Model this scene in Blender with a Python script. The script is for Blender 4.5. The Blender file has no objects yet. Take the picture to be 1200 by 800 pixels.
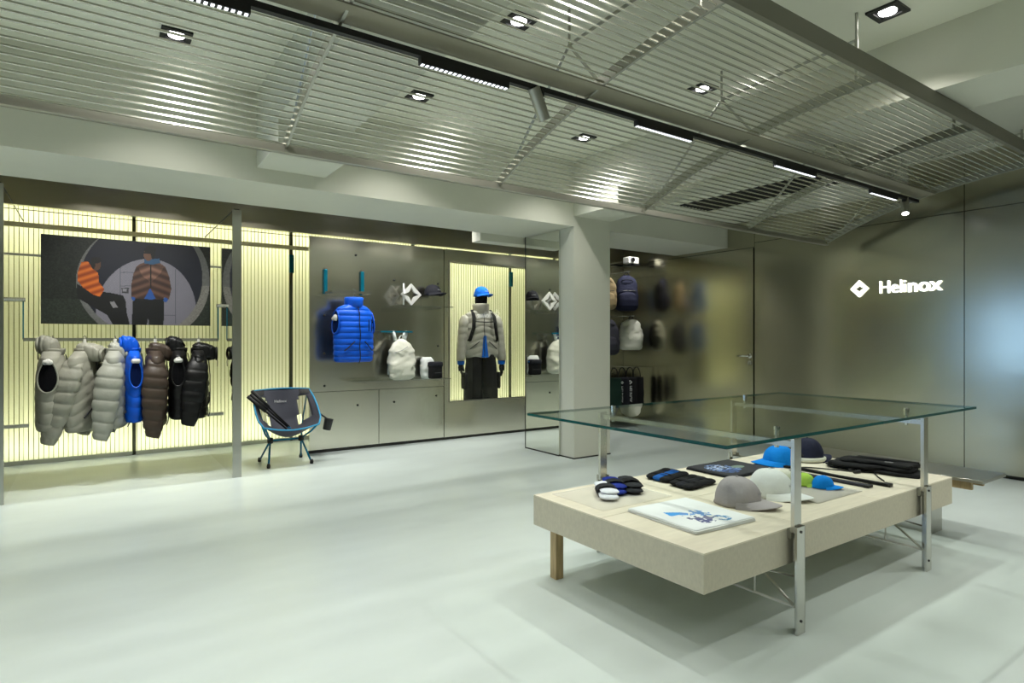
import bpy, math, random
import numpy as np
from mathutils import Vector, Matrix, noise
random.seed(7)
S = bpy.context.scene
C = S.collection
PI = math.pi

# ------------------------------------------------------------------ camera
cam_d = bpy.data.cameras.new('camera'); cam = bpy.data.objects.new('camera', cam_d); C.objects.link(cam)
cam_d.sensor_width = 36.0; cam_d.lens = 36.0 * 710 / 1200; cam_d.clip_start = 0.05
cam.location = (0, 0, 1.1); cam.rotation_euler = (PI/2, 0, math.radians(-34.6))
S.camera = cam
# ------------------------------------------------------------------ world and exposure
W = bpy.data.worlds.new('world'); S.world = W; W.use_nodes = True
bg = W.node_tree.nodes['Background']; bg.inputs[0].default_value = (0.35, 0.58, 1.0, 1); bg.inputs[1].default_value = 5.0
S.view_settings.view_transform = 'Standard'; S.view_settings.look = 'None'
S.view_settings.gamma = 1.0; S.view_settings.use_curve_mapping = False
S.view_settings.exposure = -0.22
S.cycles.max_bounces = 10; S.cycles.transparent_max_bounces = 16; S.cycles.glossy_bounces = 6
S.cycles.diffuse_bounces = 5; S.cycles.sample_clamp_indirect = 6.0
S.cycles.caustics_reflective = False; S.cycles.caustics_refractive = False
WALL_W = 10.5
DOWN_W, STRIP_W, SPOT_W, LED_E, SIGN_E = 26.0, 3.6, 22.0, 18.5, 3.2
LAMP = (1.0, 0.99, 0.94)

# ------------------------------------------------------------------ materials
MATS = {}
def srgb(r, g, b):
    f = lambda c: (c/255)/12.92 if c <= 10 else (((c/255)+0.055)/1.055)**2.4
    return (f(r), f(g), f(b), 1)
def mat(name, col, rough=0.5, metal=0.0, emit=None, es=0.0, spec=0.5, aniso=0.0, sheen=0.0, nscale=0, namp=0.0, bump=0.0, bscale=60, stretch=None):
    m = bpy.data.materials.new(name); m.use_nodes = True; nt = m.node_tree; b = nt.nodes['Principled BSDF']
    b.inputs['Base Color'].default_value = col; b.inputs['Roughness'].default_value = rough; b.inputs['Metallic'].default_value = metal
    b.inputs['Specular IOR Level'].default_value = spec
    if aniso: b.inputs['Anisotropic'].default_value = aniso
    if sheen: b.inputs['Sheen Weight'].default_value = sheen
    if emit: b.inputs['Emission Color'].default_value = emit; b.inputs['Emission Strength'].default_value = es
    if namp or bump:
        tc = nt.nodes.new('ShaderNodeTexCoord'); mp = nt.nodes.new('ShaderNodeMapping'); nt.links.new(tc.outputs['Object'], mp.inputs[0])
        if stretch: mp.inputs['Scale'].default_value = stretch
    if namp:
        n = nt.nodes.new('ShaderNodeTexNoise'); n.inputs['Scale'].default_value = nscale; n.inputs['Detail'].default_value = 6
        nt.links.new(mp.outputs[0], n.inputs['Vector'])
        mx = nt.nodes.new('ShaderNodeMix'); mx.data_type = 'RGBA'
        c2 = tuple(max(0, c*(1-namp)) for c in col[:3]) + (1,); c1 = tuple(min(1, c*(1+namp)) for c in col[:3]) + (1,)
        mx.inputs['A'].default_value = c2; mx.inputs['B'].default_value = c1
        rp = nt.nodes.new('ShaderNodeMapRange'); rp.inputs[1].default_value = 0.3; rp.inputs[2].default_value = 0.7
        nt.links.new(n.outputs[0], rp.inputs[0]); nt.links.new(rp.outputs[0], mx.inputs['Factor']); nt.links.new(mx.outputs['Result'], b.inputs['Base Color'])
    if bump:
        n = nt.nodes.new('ShaderNodeTexNoise'); n.inputs['Scale'].default_value = bscale; n.inputs['Detail'].default_value = 3
        nt.links.new(mp.outputs[0], n.inputs['Vector'])
        bp = nt.nodes.new('ShaderNodeBump'); bp.inputs['Strength'].default_value = bump; bp.inputs['Distance'].default_value = 0.01
        nt.links.new(n.outputs[0], bp.inputs['Height']); nt.links.new(bp.outputs[0], b.inputs['Normal'])
    MATS[name] = m
    return m
def mglass(name, tint, ior=1.5):
    m = bpy.data.materials.new(name); m.use_nodes = True; nt = m.node_tree; nt.nodes.clear()
    o = nt.nodes.new('ShaderNodeOutputMaterial'); t = nt.nodes.new('ShaderNodeBsdfTransparent'); t.inputs[0].default_value = tint
    g = nt.nodes.new('ShaderNodeBsdfGlossy'); g.inputs['Roughness'].default_value = 0.0; g.inputs[0].default_value = (0.96, 1, 0.98, 1)
    fr = nt.nodes.new('ShaderNodeFresnel'); fr.inputs[0].default_value = ior
    ge = nt.nodes.new('ShaderNodeNewGeometry'); inv = nt.nodes.new('ShaderNodeMath'); inv.operation = 'SUBTRACT'; inv.inputs[0].default_value = 1.0
    nt.links.new(ge.outputs['Backfacing'], inv.inputs[1])
    mu = nt.nodes.new('ShaderNodeMath'); mu.operation = 'MULTIPLY'; nt.links.new(fr.outputs[0], mu.inputs[0]); nt.links.new(inv.outputs[0], mu.inputs[1])
    mx = nt.nodes.new('ShaderNodeMixShader'); nt.links.new(mu.outputs[0], mx.inputs[0]); nt.links.new(t.outputs[0], mx.inputs[1]); nt.links.new(g.outputs[0], mx.inputs[2])
    nt.links.new(mx.outputs[0], o.inputs[0]); MATS[name] = m; return m
def mtrans(name, col, tl=0.7):
    m = bpy.data.materials.new(name); m.use_nodes = True; nt = m.node_tree; nt.nodes.clear()
    o = nt.nodes.new('ShaderNodeOutputMaterial'); t = nt.nodes.new('ShaderNodeBsdfTranslucent'); t.inputs[0].default_value = col
    d = nt.nodes.new('ShaderNodeBsdfDiffuse'); d.inputs[0].default_value = col
    mx = nt.nodes.new('ShaderNodeMixShader'); mx.inputs[0].default_value = tl
    nt.links.new(d.outputs[0], mx.inputs[1]); nt.links.new(t.outputs[0], mx.inputs[2]); nt.links.new(mx.outputs[0], o.inputs[0]); MATS[name] = m; return m
def msee(name, col, a):
    m = bpy.data.materials.new(name); m.use_nodes = True; b = m.node_tree.nodes['Principled BSDF']
    b.inputs['Base Color'].default_value = col; b.inputs['Alpha'].default_value = a; b.inputs['Roughness'].default_value = 0.5; MATS[name] = m; return m
def mattr(name, rough=0.5):
    m = bpy.data.materials.new(name); m.use_nodes = True; nt = m.node_tree; b = nt.nodes['Principled BSDF']
    a = nt.nodes.new('ShaderNodeAttribute'); a.attribute_name = 'print'; nt.links.new(a.outputs['Color'], b.inputs['Base Color'])
    b.inputs['Roughness'].default_value = rough; MATS[name] = m; return m

mat('floor', (0.62, 0.695, 0.665, 1), 0.32, nscale=1.3, namp=0.06, spec=0.35, stretch=(1, 2.2, 1))
mat('paint', (0.70, 0.70, 0.60, 1), 0.7, nscale=3, namp=0.02)
mat('ceil', (0.83, 0.83, 0.71, 1), 0.8)
mat('backpaint', (0.52, 0.50, 0.42, 1), 0.8)
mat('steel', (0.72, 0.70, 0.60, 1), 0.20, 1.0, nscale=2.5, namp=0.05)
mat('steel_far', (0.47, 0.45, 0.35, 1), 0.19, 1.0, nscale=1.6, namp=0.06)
mat('steel_head', (0.62, 0.58, 0.46, 1), 0.22, 1.0)
mat('mirror', (0.80, 0.82, 0.76, 1), 0.015, 1.0)
mat('fin_edge', (0.50, 0.50, 0.46, 1), 0.28, 1.0)
mat('bar_steel', (0.62, 0.61, 0.57, 1), 0.25, 1.0)
mat('slat_steel', (0.60, 0.59, 0.52, 1), 0.22, 1.0)
mat('rib_steel', (0.42, 0.42, 0.37, 1), 0.38, 1.0)
mat('rail_satin', (0.5, 0.49, 0.42, 1), 0.5, 0.8)
mat('silver', (0.72, 0.72, 0.70, 1), 0.35, 0.35)
mat('chrome', (0.8, 0.8, 0.78, 1), 0.12, 1.0)
mat('fascia', (0.17, 0.16, 0.12, 1), 0.5)
mat('channel', (0.30, 0.28, 0.21, 1), 0.45, 0.3)
mat('dark', (0.012, 0.012, 0.012, 1), 0.5)
mat('darkpost', (0.13, 0.14, 0.09, 1), 0.4, 0.4)
mat('teal', (0.0, 0.16, 0.24, 1), 0.3, 0.5)
mat('teal_edge', (0.0, 0.075, 0.075, 1), 0.12, 0.0, emit=None)
mat('joint', (0.03, 0.03, 0.025, 1), 0.6)
mtrans('sheet', (0.90, 0.905, 0.795, 1), 0.72)
mat('box_white', (0.9, 0.9, 0.80, 1), 0.8)
mat('led', (1, 1, 1, 1), 0.5, emit=(1.0, 0.98, 0.80, 1), es=LED_E)
mat('ribline', (0.42, 0.43, 0.22, 1), 0.5)
mat('lamp_face', (1, 1, 1, 1), 0.5, emit=(1, 1, 0.97, 1), es=14)
mat('lens', (0.9, 0.9, 1, 1), 0.2, emit=(0.9, 0.94, 1, 1), es=2.2)
mat('sign', (1, 1, 1, 1), 0.5, emit=(0.97, 1, 0.97, 1), es=SIGN_E)
mglass('glass', (0.93, 0.97, 0.95, 1)); mglass('clear', (0.96, 0.97, 0.96, 1)); mglass('shopglass', (0.97, 0.98, 0.97, 1), 1.6)
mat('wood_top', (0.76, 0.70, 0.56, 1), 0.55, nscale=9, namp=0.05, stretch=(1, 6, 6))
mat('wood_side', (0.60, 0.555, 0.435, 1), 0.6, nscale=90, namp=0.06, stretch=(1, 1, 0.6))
mat('wood_leg', (0.48, 0.35, 0.18, 1), 0.55, nscale=14, namp=0.18, stretch=(6, 6, 0.6))
for n, c in dict(greyjk=(152,151,138), greyjk2=(160,161,150), bluejk=(0,84,205), brownjk=(66,55,46), blackjk=(5,5,6), mannjk=(172,169,157)).items():
    mat(n, srgb(*c), 0.45, spec=0.35, bump=0.16, bscale=26)
mat('lining', (0.003, 0.003, 0.004, 1), 0.9, spec=0.1); mat('shaded_blue_lining', (0.0, 0.006, 0.045, 1), 0.8, spec=0.1)  # darkened so the flat armhole discs read as shaded openings
mat('zip', (0.006, 0.007, 0.01, 1), 0.4)
mat('white_plastic', (0.78, 0.77, 0.72, 1), 0.4)
for n, c in dict(c_navy=(33,36,58), c_dark=(32,33,40), c_blue=(0,130,225), c_mannblue=(5,100,205), c_grey=(172,166,168), c_white=(228,232,230), c_black=(22,22,24), c_tan=(160,140,105), c_char=(52,52,60), c_green=(18,44,34), c_lime=(176,214,88), c_sock=(225,228,235), c_sockblue=(28,48,140), c_sockdark=(40,42,46), c_bagblue=(25,90,170), c_offwhite=(214,214,200), c_tee=(236,238,236), c_teedark=(46,47,52)).items():
    mat(n, srgb(*c), 0.8, spec=0.25, bump=0.2, bscale=70)
mat('chairblue', (0.0, 0.17, 0.33, 1), 0.3, 0.6)
mat('piping', srgb(40, 150, 200), 0.5)
mat('chairfab', srgb(72, 73, 84), 0.8)
mat('rubber', (0.01, 0.01, 0.01, 1), 0.6)
msee('meshfab', (0.09, 0.09, 0.09, 1), 0.62)
msee('acrylic', (1.0, 1.0, 1.0, 1), 0.24)
mattr('print_poster', 0.45); mattr('print_tee', 0.75)

# ------------------------------------------------------------------ mesh helpers
class MB:
    def __init__(s): s.v = []; s.f = []
    def box(s, x0, x1, y0, y1, z0, z1):
        n = len(s.v)
        s.v += [(x0,y0,z0),(x1,y0,z0),(x1,y1,z0),(x0,y1,z0),(x0,y0,z1),(x1,y0,z1),(x1,y1,z1),(x0,y1,z1)]
        s.f += [tuple(n+i for i in q) for q in ((0,3,2,1),(4,5,6,7),(0,1,5,4),(1,2,6,5),(2,3,7,6),(3,0,4,7))]
        return s
    def rings(s, rs, closed=True, cap=(True, True)):
        n0 = len(s.v); m = len(rs[0])
        for r in rs: s.v += [tuple(p) for p in r]
        for i in range(len(rs)-1):
            for j in range(m if closed else m-1):
                a = n0+i*m+j; b = n0+i*m+(j+1) % m
                s.f.append((a, b, b+m, a+m))
        if closed and cap[0]: s.f.append(tuple(n0+j for j in reversed(range(m))))
        if closed and cap[1]: s.f.append(tuple(n0+(len(rs)-1)*m+j for j in range(m)))
        return s
    def tube(s, path, r, n=8, closed=False, flat=1.0):
        P = [Vector(p) for p in path]; rs = []; up = None; L = len(P)
        for i, p in enumerate(P):
            t = (P[(i+1) % L]-P[i-1]) if closed else (P[min(i+1, L-1)]-P[max(i-1, 0)])
            t.normalize()
            if up is None:
                up = Vector((0,0,1)) if abs(t.z) < 0.9 else Vector((0,1,0))
            sd = t.cross(up); sd.normalize(); up = sd.cross(t); up.normalize()
            rr = r[i] if isinstance(r, (list, tuple)) else r
            rs.append([p + sd*math.cos(2*PI*k/n)*rr + up*math.sin(2*PI*k/n)*rr*flat for k in range(n)])
        if closed: rs.append(rs[0]); s.rings(rs, True, (False, False))
        else: s.rings(rs)
        return s
    def lathe(s, prof, c=(0,0,0), n=20, cap=(True, True)):
        return s.rings([[(c[0]+r*math.cos(2*PI*k/n), c[1]+r*math.sin(2*PI*k/n), c[2]+z) for k in range(n)] for r, z in prof], True, cap)
    def xf(s, M, start=0):
        for i in range(start, len(s.v)): s.v[i] = tuple(M @ Vector(s.v[i]))
        return s
    def mesh(s, name, m, smooth=False):
        me = bpy.data.meshes.new(name); me.from_pydata(s.v, [], s.f); me.validate(); me.update()
        if m: me.materials.append(MATS[m])
        if smooth:
            for p in me.polygons: p.use_smooth = True
        return me
    def build(s, name, m, parent=None, smooth=False, bevel=0, loc=None, rot=None):
        me = s.mesh(name, m, smooth)
        o = bpy.data.objects.new(name, me); C.objects.link(o)
        if parent: o.parent = parent
        if loc: o.location = loc
        if rot: o.rotation_euler = rot
        if bevel:
            b = o.modifiers.new('bevel', 'BEVEL'); b.width = bevel; b.segments = 2; b.limit_method = 'ANGLE'
        return o
def tag(o, label=None, cat=None, group=None, kind=None):
    if label: o['label'] = label
    if cat: o['category'] = cat
    if group: o['group'] = group
    if kind: o['kind'] = kind
    return o
def T(name, label, cat, loc=(0,0,0), rz=0, group=None, rx=0, ry=0):
    o = bpy.data.objects.new(name, None); C.objects.link(o); o.location = loc; o.rotation_euler = (rx, ry, rz)
    o.empty_display_size = 0.05
    return tag(o, label, cat, group)
def st(name, mb, m, parent=None, **k):
    o = mb.build(name, m, parent, **k)
    if not parent: o['kind'] = 'structure'
    return o
def B(*a): return MB().box(*a)
def inst(name, me, parent, loc, rot=None):
    o = bpy.data.objects.new(name, me); C.objects.link(o); o.parent = parent; o.location = loc
    if rot: o.rotation_euler = rot
    return o
def light(name, kind, loc, energy, size=0.1, size_y=None, rot=(0,0,0), spot=None, blend=0.5, color=LAMP, parent=None):
    l = bpy.data.lights.new(name, kind); l.energy = energy; l.color = color
    if kind == 'AREA':
        l.shape = 'RECTANGLE'; l.size = size; l.size_y = size_y or size; l.spread = math.radians(110)
    else: l.shadow_soft_size = size
    if spot: l.spot_size = spot; l.spot_blend = blend
    o = bpy.data.objects.new(name, l); C.objects.link(o); o.location = loc; o.rotation_euler = rot
    if parent: o.parent = parent
    return o
def text_mb(txt, size, thick=0.0, ext=0.002):
    cu = bpy.data.curves.new('txt', 'FONT'); cu.body = txt; cu.size = size; cu.extrude = ext; cu.offset = thick; cu.resolution_u = 4
    o = bpy.data.objects.new('txt', cu); C.objects.link(o)
    dg = bpy.context.evaluated_depsgraph_get(); me = bpy.data.meshes.new_from_object(o.evaluated_get(dg))
    b = MB(); b.v = [tuple(v.co) for v in me.vertices]; b.f = [tuple(p.vertices) for p in me.polygons]
    bpy.data.objects.remove(o); bpy.data.curves.remove(cu); bpy.data.meshes.remove(me)
    return b
def diamond_mb(r, ext=0.004, hole=0.52):
    b = MB(); n = 10; out = []; inn = []
    cs = [(0,1),(1,0),(0,-1),(-1,0)]
    for k in range(4):
        a, c = cs[k], cs[(k+1) % 4]
        for i in range(n):
            t = i/n; out.append((r*(a[0]*(1-t)+c[0]*t), r*(a[1]*(1-t)+c[1]*t)))
            q = 1-0.62*math.sin(PI*t)**0.9*0.55
            inn.append((hole*r*(a[0]*(1-t)+c[0]*t)*q, hole*r*(a[1]*(1-t)+c[1]*t)*q))
    N = len(out)
    ring = lambda pts, z: [(x, y, z) for x, y in pts]
    b.rings([ring(out, -ext), ring(out, ext), ring(inn, ext), ring(inn, -ext), ring(out, -ext)], True, (False, False))
    return b
def face(nx):  # matrix taking text plane (x right, y up) onto a vertical wall; nx: 'x-' wall facing -X, 'y-' wall facing -Y, 'z+' flat
    if nx == 'x-': return Matrix(((0,0,-1,0),(-1,0,0,0),(0,1,0,0),(0,0,0,1)))
    if nx == 'y-': return Matrix(((1,0,0,0),(0,0,-1,0),(0,1,0,0),(0,0,0,1)))
def sgnpow(v, e): return math.copysign(abs(v)**e, v)
def srings(keys, zs, n=40, exp=2.4, puff=None, c=lambda t: (0, 0), nz=0.0, seed=0.0):
    """lofted super-ellipse rings; keys = (t list, half-width list, half-depth list)"""
    rs = []
    z0, z1 = zs[0], zs[-1]
    for z in zs:
        t = (z-z0)/(z1-z0); a = float(np.interp(t, keys[0], keys[1])); b = float(np.interp(t, keys[0], keys[2])); cx, cy = c(t); r = []
        for k in range(n):
            th = 2*PI*k/n; x = a*sgnpow(math.cos(th), 2/exp); y = b*sgnpow(math.sin(th), 2/exp)
            d = puff(x, y, z) if puff else 0.0
            if nz: d += nz*(noise.noise(Vector((x*9+seed, y*9, z*9)))+0.5*noise.noise(Vector((x*24+seed, y*24, z*24))))
            l = math.hypot(x, y)+1e-6; x += x/l*d; y += y/l*d
            r.append((cx+x, cy+y, z))
        rs.append(r)
    return rs
lin = lambda a, b, n: [a+(b-a)*i/(n-1) for i in range(n)]

# ================================================================== the setting
CEIL = 2.78
st('floor', B(-5.2, 6.2, -4.2, 7.5, -0.1, 0), 'floor')
st('ceiling', B(-5.2, 6.2, -4.2, 7.5, CEIL, CEIL+0.1), 'ceil')
st('wall_rear', B(-5.2, 6.2, -4.2, -4.0, 0, CEIL), 'backpaint')
wl = MB().box(-5.2, -5.0, -4, 4.0, 0, CEIL).box(-5.2, -5.0, 5.4, 7.3, 0, CEIL).box(-5.2, -5.0, 4.0, 5.4, 2.05, CEIL).box(-5.2, -5.0, 4.0, 5.4, 0, 0.3)
st('wall_entrance', wl, 'backpaint')
w1 = st('window_1', MB().box(-5.14, -5.06, 4.0, 4.06, 0.3, 2.05).box(-5.14, -5.06, 5.34, 5.4, 0.3, 2.05).box(-5.14, -5.06, 4.06, 5.34, 1.99, 2.05).box(-5.14, -5.06, 4.06, 5.34, 0.3, 0.36), 'fin_edge')
st('pane', B(-5.11, -5.1, 4.06, 5.34, 0.36, 1.99), 'clear', w1)
st('wall_side', B(-5.0, -1.98, 5.35, 5.5, 0, CEIL), 'paint')

# far wall of brushed steel panels with a door
wf = st('wall_far', B(6.04, 6.2, -4.2, 7.3, 0, CEIL), 'joint')
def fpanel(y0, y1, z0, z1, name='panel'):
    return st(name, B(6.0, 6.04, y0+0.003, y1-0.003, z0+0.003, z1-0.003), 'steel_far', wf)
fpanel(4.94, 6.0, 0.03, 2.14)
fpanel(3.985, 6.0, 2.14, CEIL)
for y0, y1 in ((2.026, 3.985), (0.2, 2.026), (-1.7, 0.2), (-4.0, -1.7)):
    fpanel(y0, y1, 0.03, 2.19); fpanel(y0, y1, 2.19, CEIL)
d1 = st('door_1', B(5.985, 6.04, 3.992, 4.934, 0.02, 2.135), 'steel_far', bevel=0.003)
hd = MB(); hd.tube([(5.985, 4.03, 0.94), (5.93, 4.03, 0.94)], 0.011, 10); hd.tube([(5.935, 4.025, 0.94), (5.935, 4.16, 0.94)], 0.010, 10)
hd.lathe([(0.027, 0), (0.027, 0.008)], n=18); hd.xf(Matrix.Translation((5.985, 4.03, 0.94)) @ Matrix.Rotation(-PI/2, 4, 'Y'), len(hd.v)-36)
st('handle', hd, 'chrome', d1, smooth=True)
ky = MB().lathe([(0.024, 0), (0.024, 0.008)], n=18); ky.xf(Matrix.Translation((5.985, 4.03, 0.865)) @ Matrix.Rotation(-PI/2, 4, 'Y'))
ky.box(5.945, 5.98, 4.026, 4.034, 0.835, 0.872)
st('lock', ky, 'chrome', d1)

# beams and soffits
st('trim_1', B(-5.0, 6.0, 4.33, 5.1, 2.175, CEIL), 'paint')            # main downstand beam
col = st('trim_2', B(3.69, 4.15, 4.33, 5.08, 0.0, 2.175), 'paint')        # pillar under it
st('base_strip', B(3.685, 4.155, 4.325, 5.085, 0.0, 0.012), 'joint', col)
for i, (x0, x1) in enumerate(((0.9, 1.36), (3.69, 4.15), (-1.9, -1.44), (-4.7, -4.24))):
    st('trim_%d' % (3+i), MB().box(x0, x1, -4.0, 3.75, 2.44, CEIL).box(x0, x1, 3.75, 4.33, 2.27, CEIL), 'paint')
st('trim_7', B(3.14, 4.15, 5.1, 5.26, 2.10, CEIL), 'paint')
st('trim_8', MB().box(4.6, 6.0, 2.45, 4.33, 2.44, CEIL).box(4.6, 6.0, -4.0, 2.45, 2.67, CEIL), 'ceil')

# left display wall: steel panels in front of a backlit ribbed wall
YB = 6.95
wb = st('wall_backlit', B(-1.98, 6.0, 7.32, 7.4, 0, CEIL), 'box_white')
st('light_box_end', MB().box(-2.02, -1.98, 5.35, 7.4, 0, CEIL).box(5.05, 5.1, 6.04, 7.32, 0, CEIL).box(-1.98, 5.05, 6.95, 7.32, 2.36, 2.40).box(-1.98, 5.05, 6.0, 6.95, 2.45, 2.5), 'box_white', wb)
st('led_strip', B(-1.95, 5.0, 7.16, 7.24, 2.31, 2.34), 'led', wb)
st('led_strip', B(-1.95, 5.0, 7.16, 7.24, 0.012, 0.03), 'led', wb)
posts_x = [-1.15, 0.32, 1.80, 3.28, 4.75]
edges = [-1.98] + posts_x + [5.05]
for a, b in zip(edges[:-1], edges[1:]):
    st('sheet_panel', B(a+0.01, b-0.01, YB, YB+0.008, 0.03, 2.36), 'sheet', wb)
rl = MB(); x = -1.96
while x < 5.03:
    rl.box(x-0.0028, x+0.0028, YB-0.007, YB-0.001, 0.03, 2.36); x += 0.036
tag(st('ribs', rl, 'ribline', wb), kind='stuff')
for px in posts_x:
    p = st('post', B(px-0.014, px+0.014, YB-0.03, YB+0.01, 0.0, 2.4), 'darkpost', wb)
    st('bracket', B(px-0.024, px+0.024, YB-0.05, YB-0.03, 1.86, 2.06), 'teal', p)
st('base_rail', B(-1.98, 5.05, YB-0.03, YB+0.01, 0.0, 0.035), 'fin_edge', wb)
st('top_rail', B(-1.98, 5.05, YB-0.055, YB-0.035, 2.115, 2.16), 'fin_edge', wb)
st('wire', B(-1.98, 5.05, YB-0.05, YB-0.044, 2.27, 2.276), 'dark', wb)

wh = st('wall_left', B(-1.98, 6.0, 6.0, 6.05, 2.155, CEIL), 'steel_head')
def lpanel(x0, x1, z0, z1): return st('panel', B(x0+0.003, x1-0.003, 6.0, 6.03, z0+0.002, z1-0.002), 'steel', wh)
st('backing', B(1.74, 3.28, 6.032, 6.038, 0.03, 2.13), 'joint', wh)  # unseen dark sheet added to stop backlight leaking through the panel seams
lpanel(1.73, 2.45, 0.03, 0.60); lpanel(2.45, 3.215, 0.03, 0.60)
lpanel(1.73, 3.215, 0.60, 2.135)
# panel with the lit window
WX0, WX1, WZ0, WZ1 = 3.29, 4.56, 0.43, 2.0
pn = MB().box(3.22, WX0, 6.0, 6.03, 0.03, 2.135).box(WX1, 4.9, 6.0, 6.03, 0.03, 2.135).box(WX0, WX1, 6.0, 6.03, WZ1, 2.135).box(WX0, WX1, 6.0, 6.03, 0.03, WZ0)
st('panel', pn, 'steel', wh)
lpanel(4.9, 6.0, 0.03, 2.135)
st('plinth', B(1.73, 6.0, 6.012, 6.03, 0.0, 0.03), 'joint', wh)
bolt = MB().lathe([(0.011, 0), (0.011, 0.006), (0.006, 0.009)], n=10).xf(Matrix.Rotation(PI/2, 4, 'X')).mesh('bolt', 'dark')
for bx, bz in ((1.88, 0.66), (2.22, 0.45), (2.62, 0.46), (3.12, 0.50), (1.88, 1.36), (1.88, 0.98), (2.62, 1.75), (3.14, 1.74), (3.14, 1.05), (2.2, 1.98), (5.2, 0.5), (5.2, 1.7)):
    inst('bolt', bolt, wh, (bx, 6.0, bz))
w2 = st('window_2', MB().box(WX0-0.012, WX0, 5.99, 6.035, WZ0-0.012, WZ1+0.012).box(WX1, WX1+0.012, 5.99, 6.035, WZ0-0.012, WZ1+0.012).box(WX0, WX1, 5.99, 6.035, WZ1, WZ1+0.012).box(WX0, WX1, 5.99, 6.035, WZ0-0.012, WZ0), 'fin_edge')
st('pane', B(WX0, WX1, 6.012, 6.02, WZ0, WZ1), 'shopglass', w2)

# mirror fins
for fx, lab, side in ((-0.535, 'mirrored partition fin at the left end of the jacket rail bay', 1), (0.953, 'mirrored partition fin with brushed edge between the jacket rail and chair', -1), (-1.94, 'mirrored partition fin beyond the jacket rail bay', 1)):
    t = T('mirror_fin', lab, 'partition', (fx, 5.3, 0), group='mirrored fins')
    B(-0.018, 0.018, 0.012, 1.60, 0, 2.165).build('mirror_panel', 'mirror', t)
    B(-0.034, 0.034, 0.0, 0.012, 0, 2.165).build('front_edge', 'fin_edge', t, bevel=0.002)
    B(-0.02, 0.02, 0.012, 1.60, 2.165, 2.174).build('top_edge', 'dark', t)
    if fx > -1: B(0.018 if side > 0 else -0.098, 0.098 if side > 0 else -0.018, 1.0, 1.03, 0.40, 0.428).build('clip', 'fin_edge', t)
t = T('wall_mirror', 'tall mirror on the side of the painted pillar', 'mirror', (3.668, 4.52, 0.0))
B(0, 0.02, 0.006, 0.55, 0.012, 2.17).build('mirror_face', 'mirror', t)
MB().box(-0.004, 0.02, 0.55, 0.556, 0, 2.175).box(-0.004, 0.02, 0.006, 0.55, 0, 0.012).build('frame', 'joint', t)

# ================================================================== slatted canopy
pY = np.array([2.995, 2.842, 2.248, 1.962, 1.436]); pZ = np.array([2.023, 2.088, 2.282, 2.337, 2.394])
PF = np.polyfit(pY, pZ, 3)
prof = lambda y: float(np.polyval(PF, y))
dprof = lambda y: float(np.polyval(np.polyder(PF), y))
ribx = [-2.93, -1.70, -0.47, 0.756, 1.98, 3.21, 4.43, 5.66]
cn = T('slatted_canopy', 'curved canopy of steel slats and arched ribs hung under the ceiling', 'canopy', (0, 0, 0))
for rx in ribx:
    rs = []
    for y in lin(2.995, 1.40, 26):
        z = prof(y); dz = dprof(y); l = math.hypot(1, dz); ny, nz_ = -dz/l, 1/l
        rs.append([(rx-0.005, y, z), (rx+0.005, y, z), (rx+0.005, y+ny*0.052, z+nz_*0.052), (rx-0.005, y+ny*0.052, z+nz_*0.052)])
    ro = MB().rings(rs).build('rib', 'rib_steel', cn)
    fl = []
    for y in lin(2.995, 1.40, 26):
        z = prof(y); fl.append([(rx-0.006, y, z-0.003), (rx+0.006, y, z-0.003), (rx+0.006, y, z), (rx-0.006, y, z)])
    MB().rings(fl).build('flange', 'rib_steel', ro)
    h = MB(); n1 = (rx, 2.36, 2.60); n2 = (rx, 1.55, 2.64)
    h.tube([(rx, 2.88, prof(2.88)+0.03), n1], 0.008, 6); h.tube([n1, (rx, 2.14, prof(2.14)+0.03)], 0.008, 6)
    h.tube([n1, n2], 0.008, 6); h.tube([n2, (rx, 1.55, prof(1.55)+0.03)], 0.009, 6)
    h.tube([n1, (rx, 2.36, 2.435 if False else CEIL-0.001)], 0.007, 6); h.tube([n2, (rx, 1.55, CEIL-0.001)], 0.007, 6)
    h.build('hanger', 'rib_steel', cn)
ys = []; y = 2.975
while y > 1.42:
    ys.append(y); y -= 0.042/math.hypot(1, dprof(y))
slm = {}
for a, b in zip(ribx[:-1], ribx[1:]):
    L = b-a-0.012
    me = B(-L/2, L/2, -0.003, 0.003, 0.0, 0.008).mesh('slat', 'slat_steel')
    for y in ys:
        if 2.10 < y < 2.25: continue
        if b <= -0.47 and a < -1.8: pass
        inst('slat', me, cn, ((a+b)/2, y, prof(y)+0.002), (math.atan(dprof(y)), 0, 0))
LX0, LX1 = ribx[0], ribx[-1]
er = MB().box(LX0, LX1, 2.985, 3.02, 2.0, 2.012).box(LX0, LX1, 3.012, 3.02, 2.0, 2.045)
er.build('edge_rail', 'rail_satin', cn)
B(LX0, LX1+0.4, 1.375, 1.40, prof(1.40)-0.042, prof(1.40)+0.038).build('fascia_rail', 'fascia', cn)
B(LX0, LX1, 2.105, 2.245, 2.30, 2.307).build('channel_plate', 'channel', cn)

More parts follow.
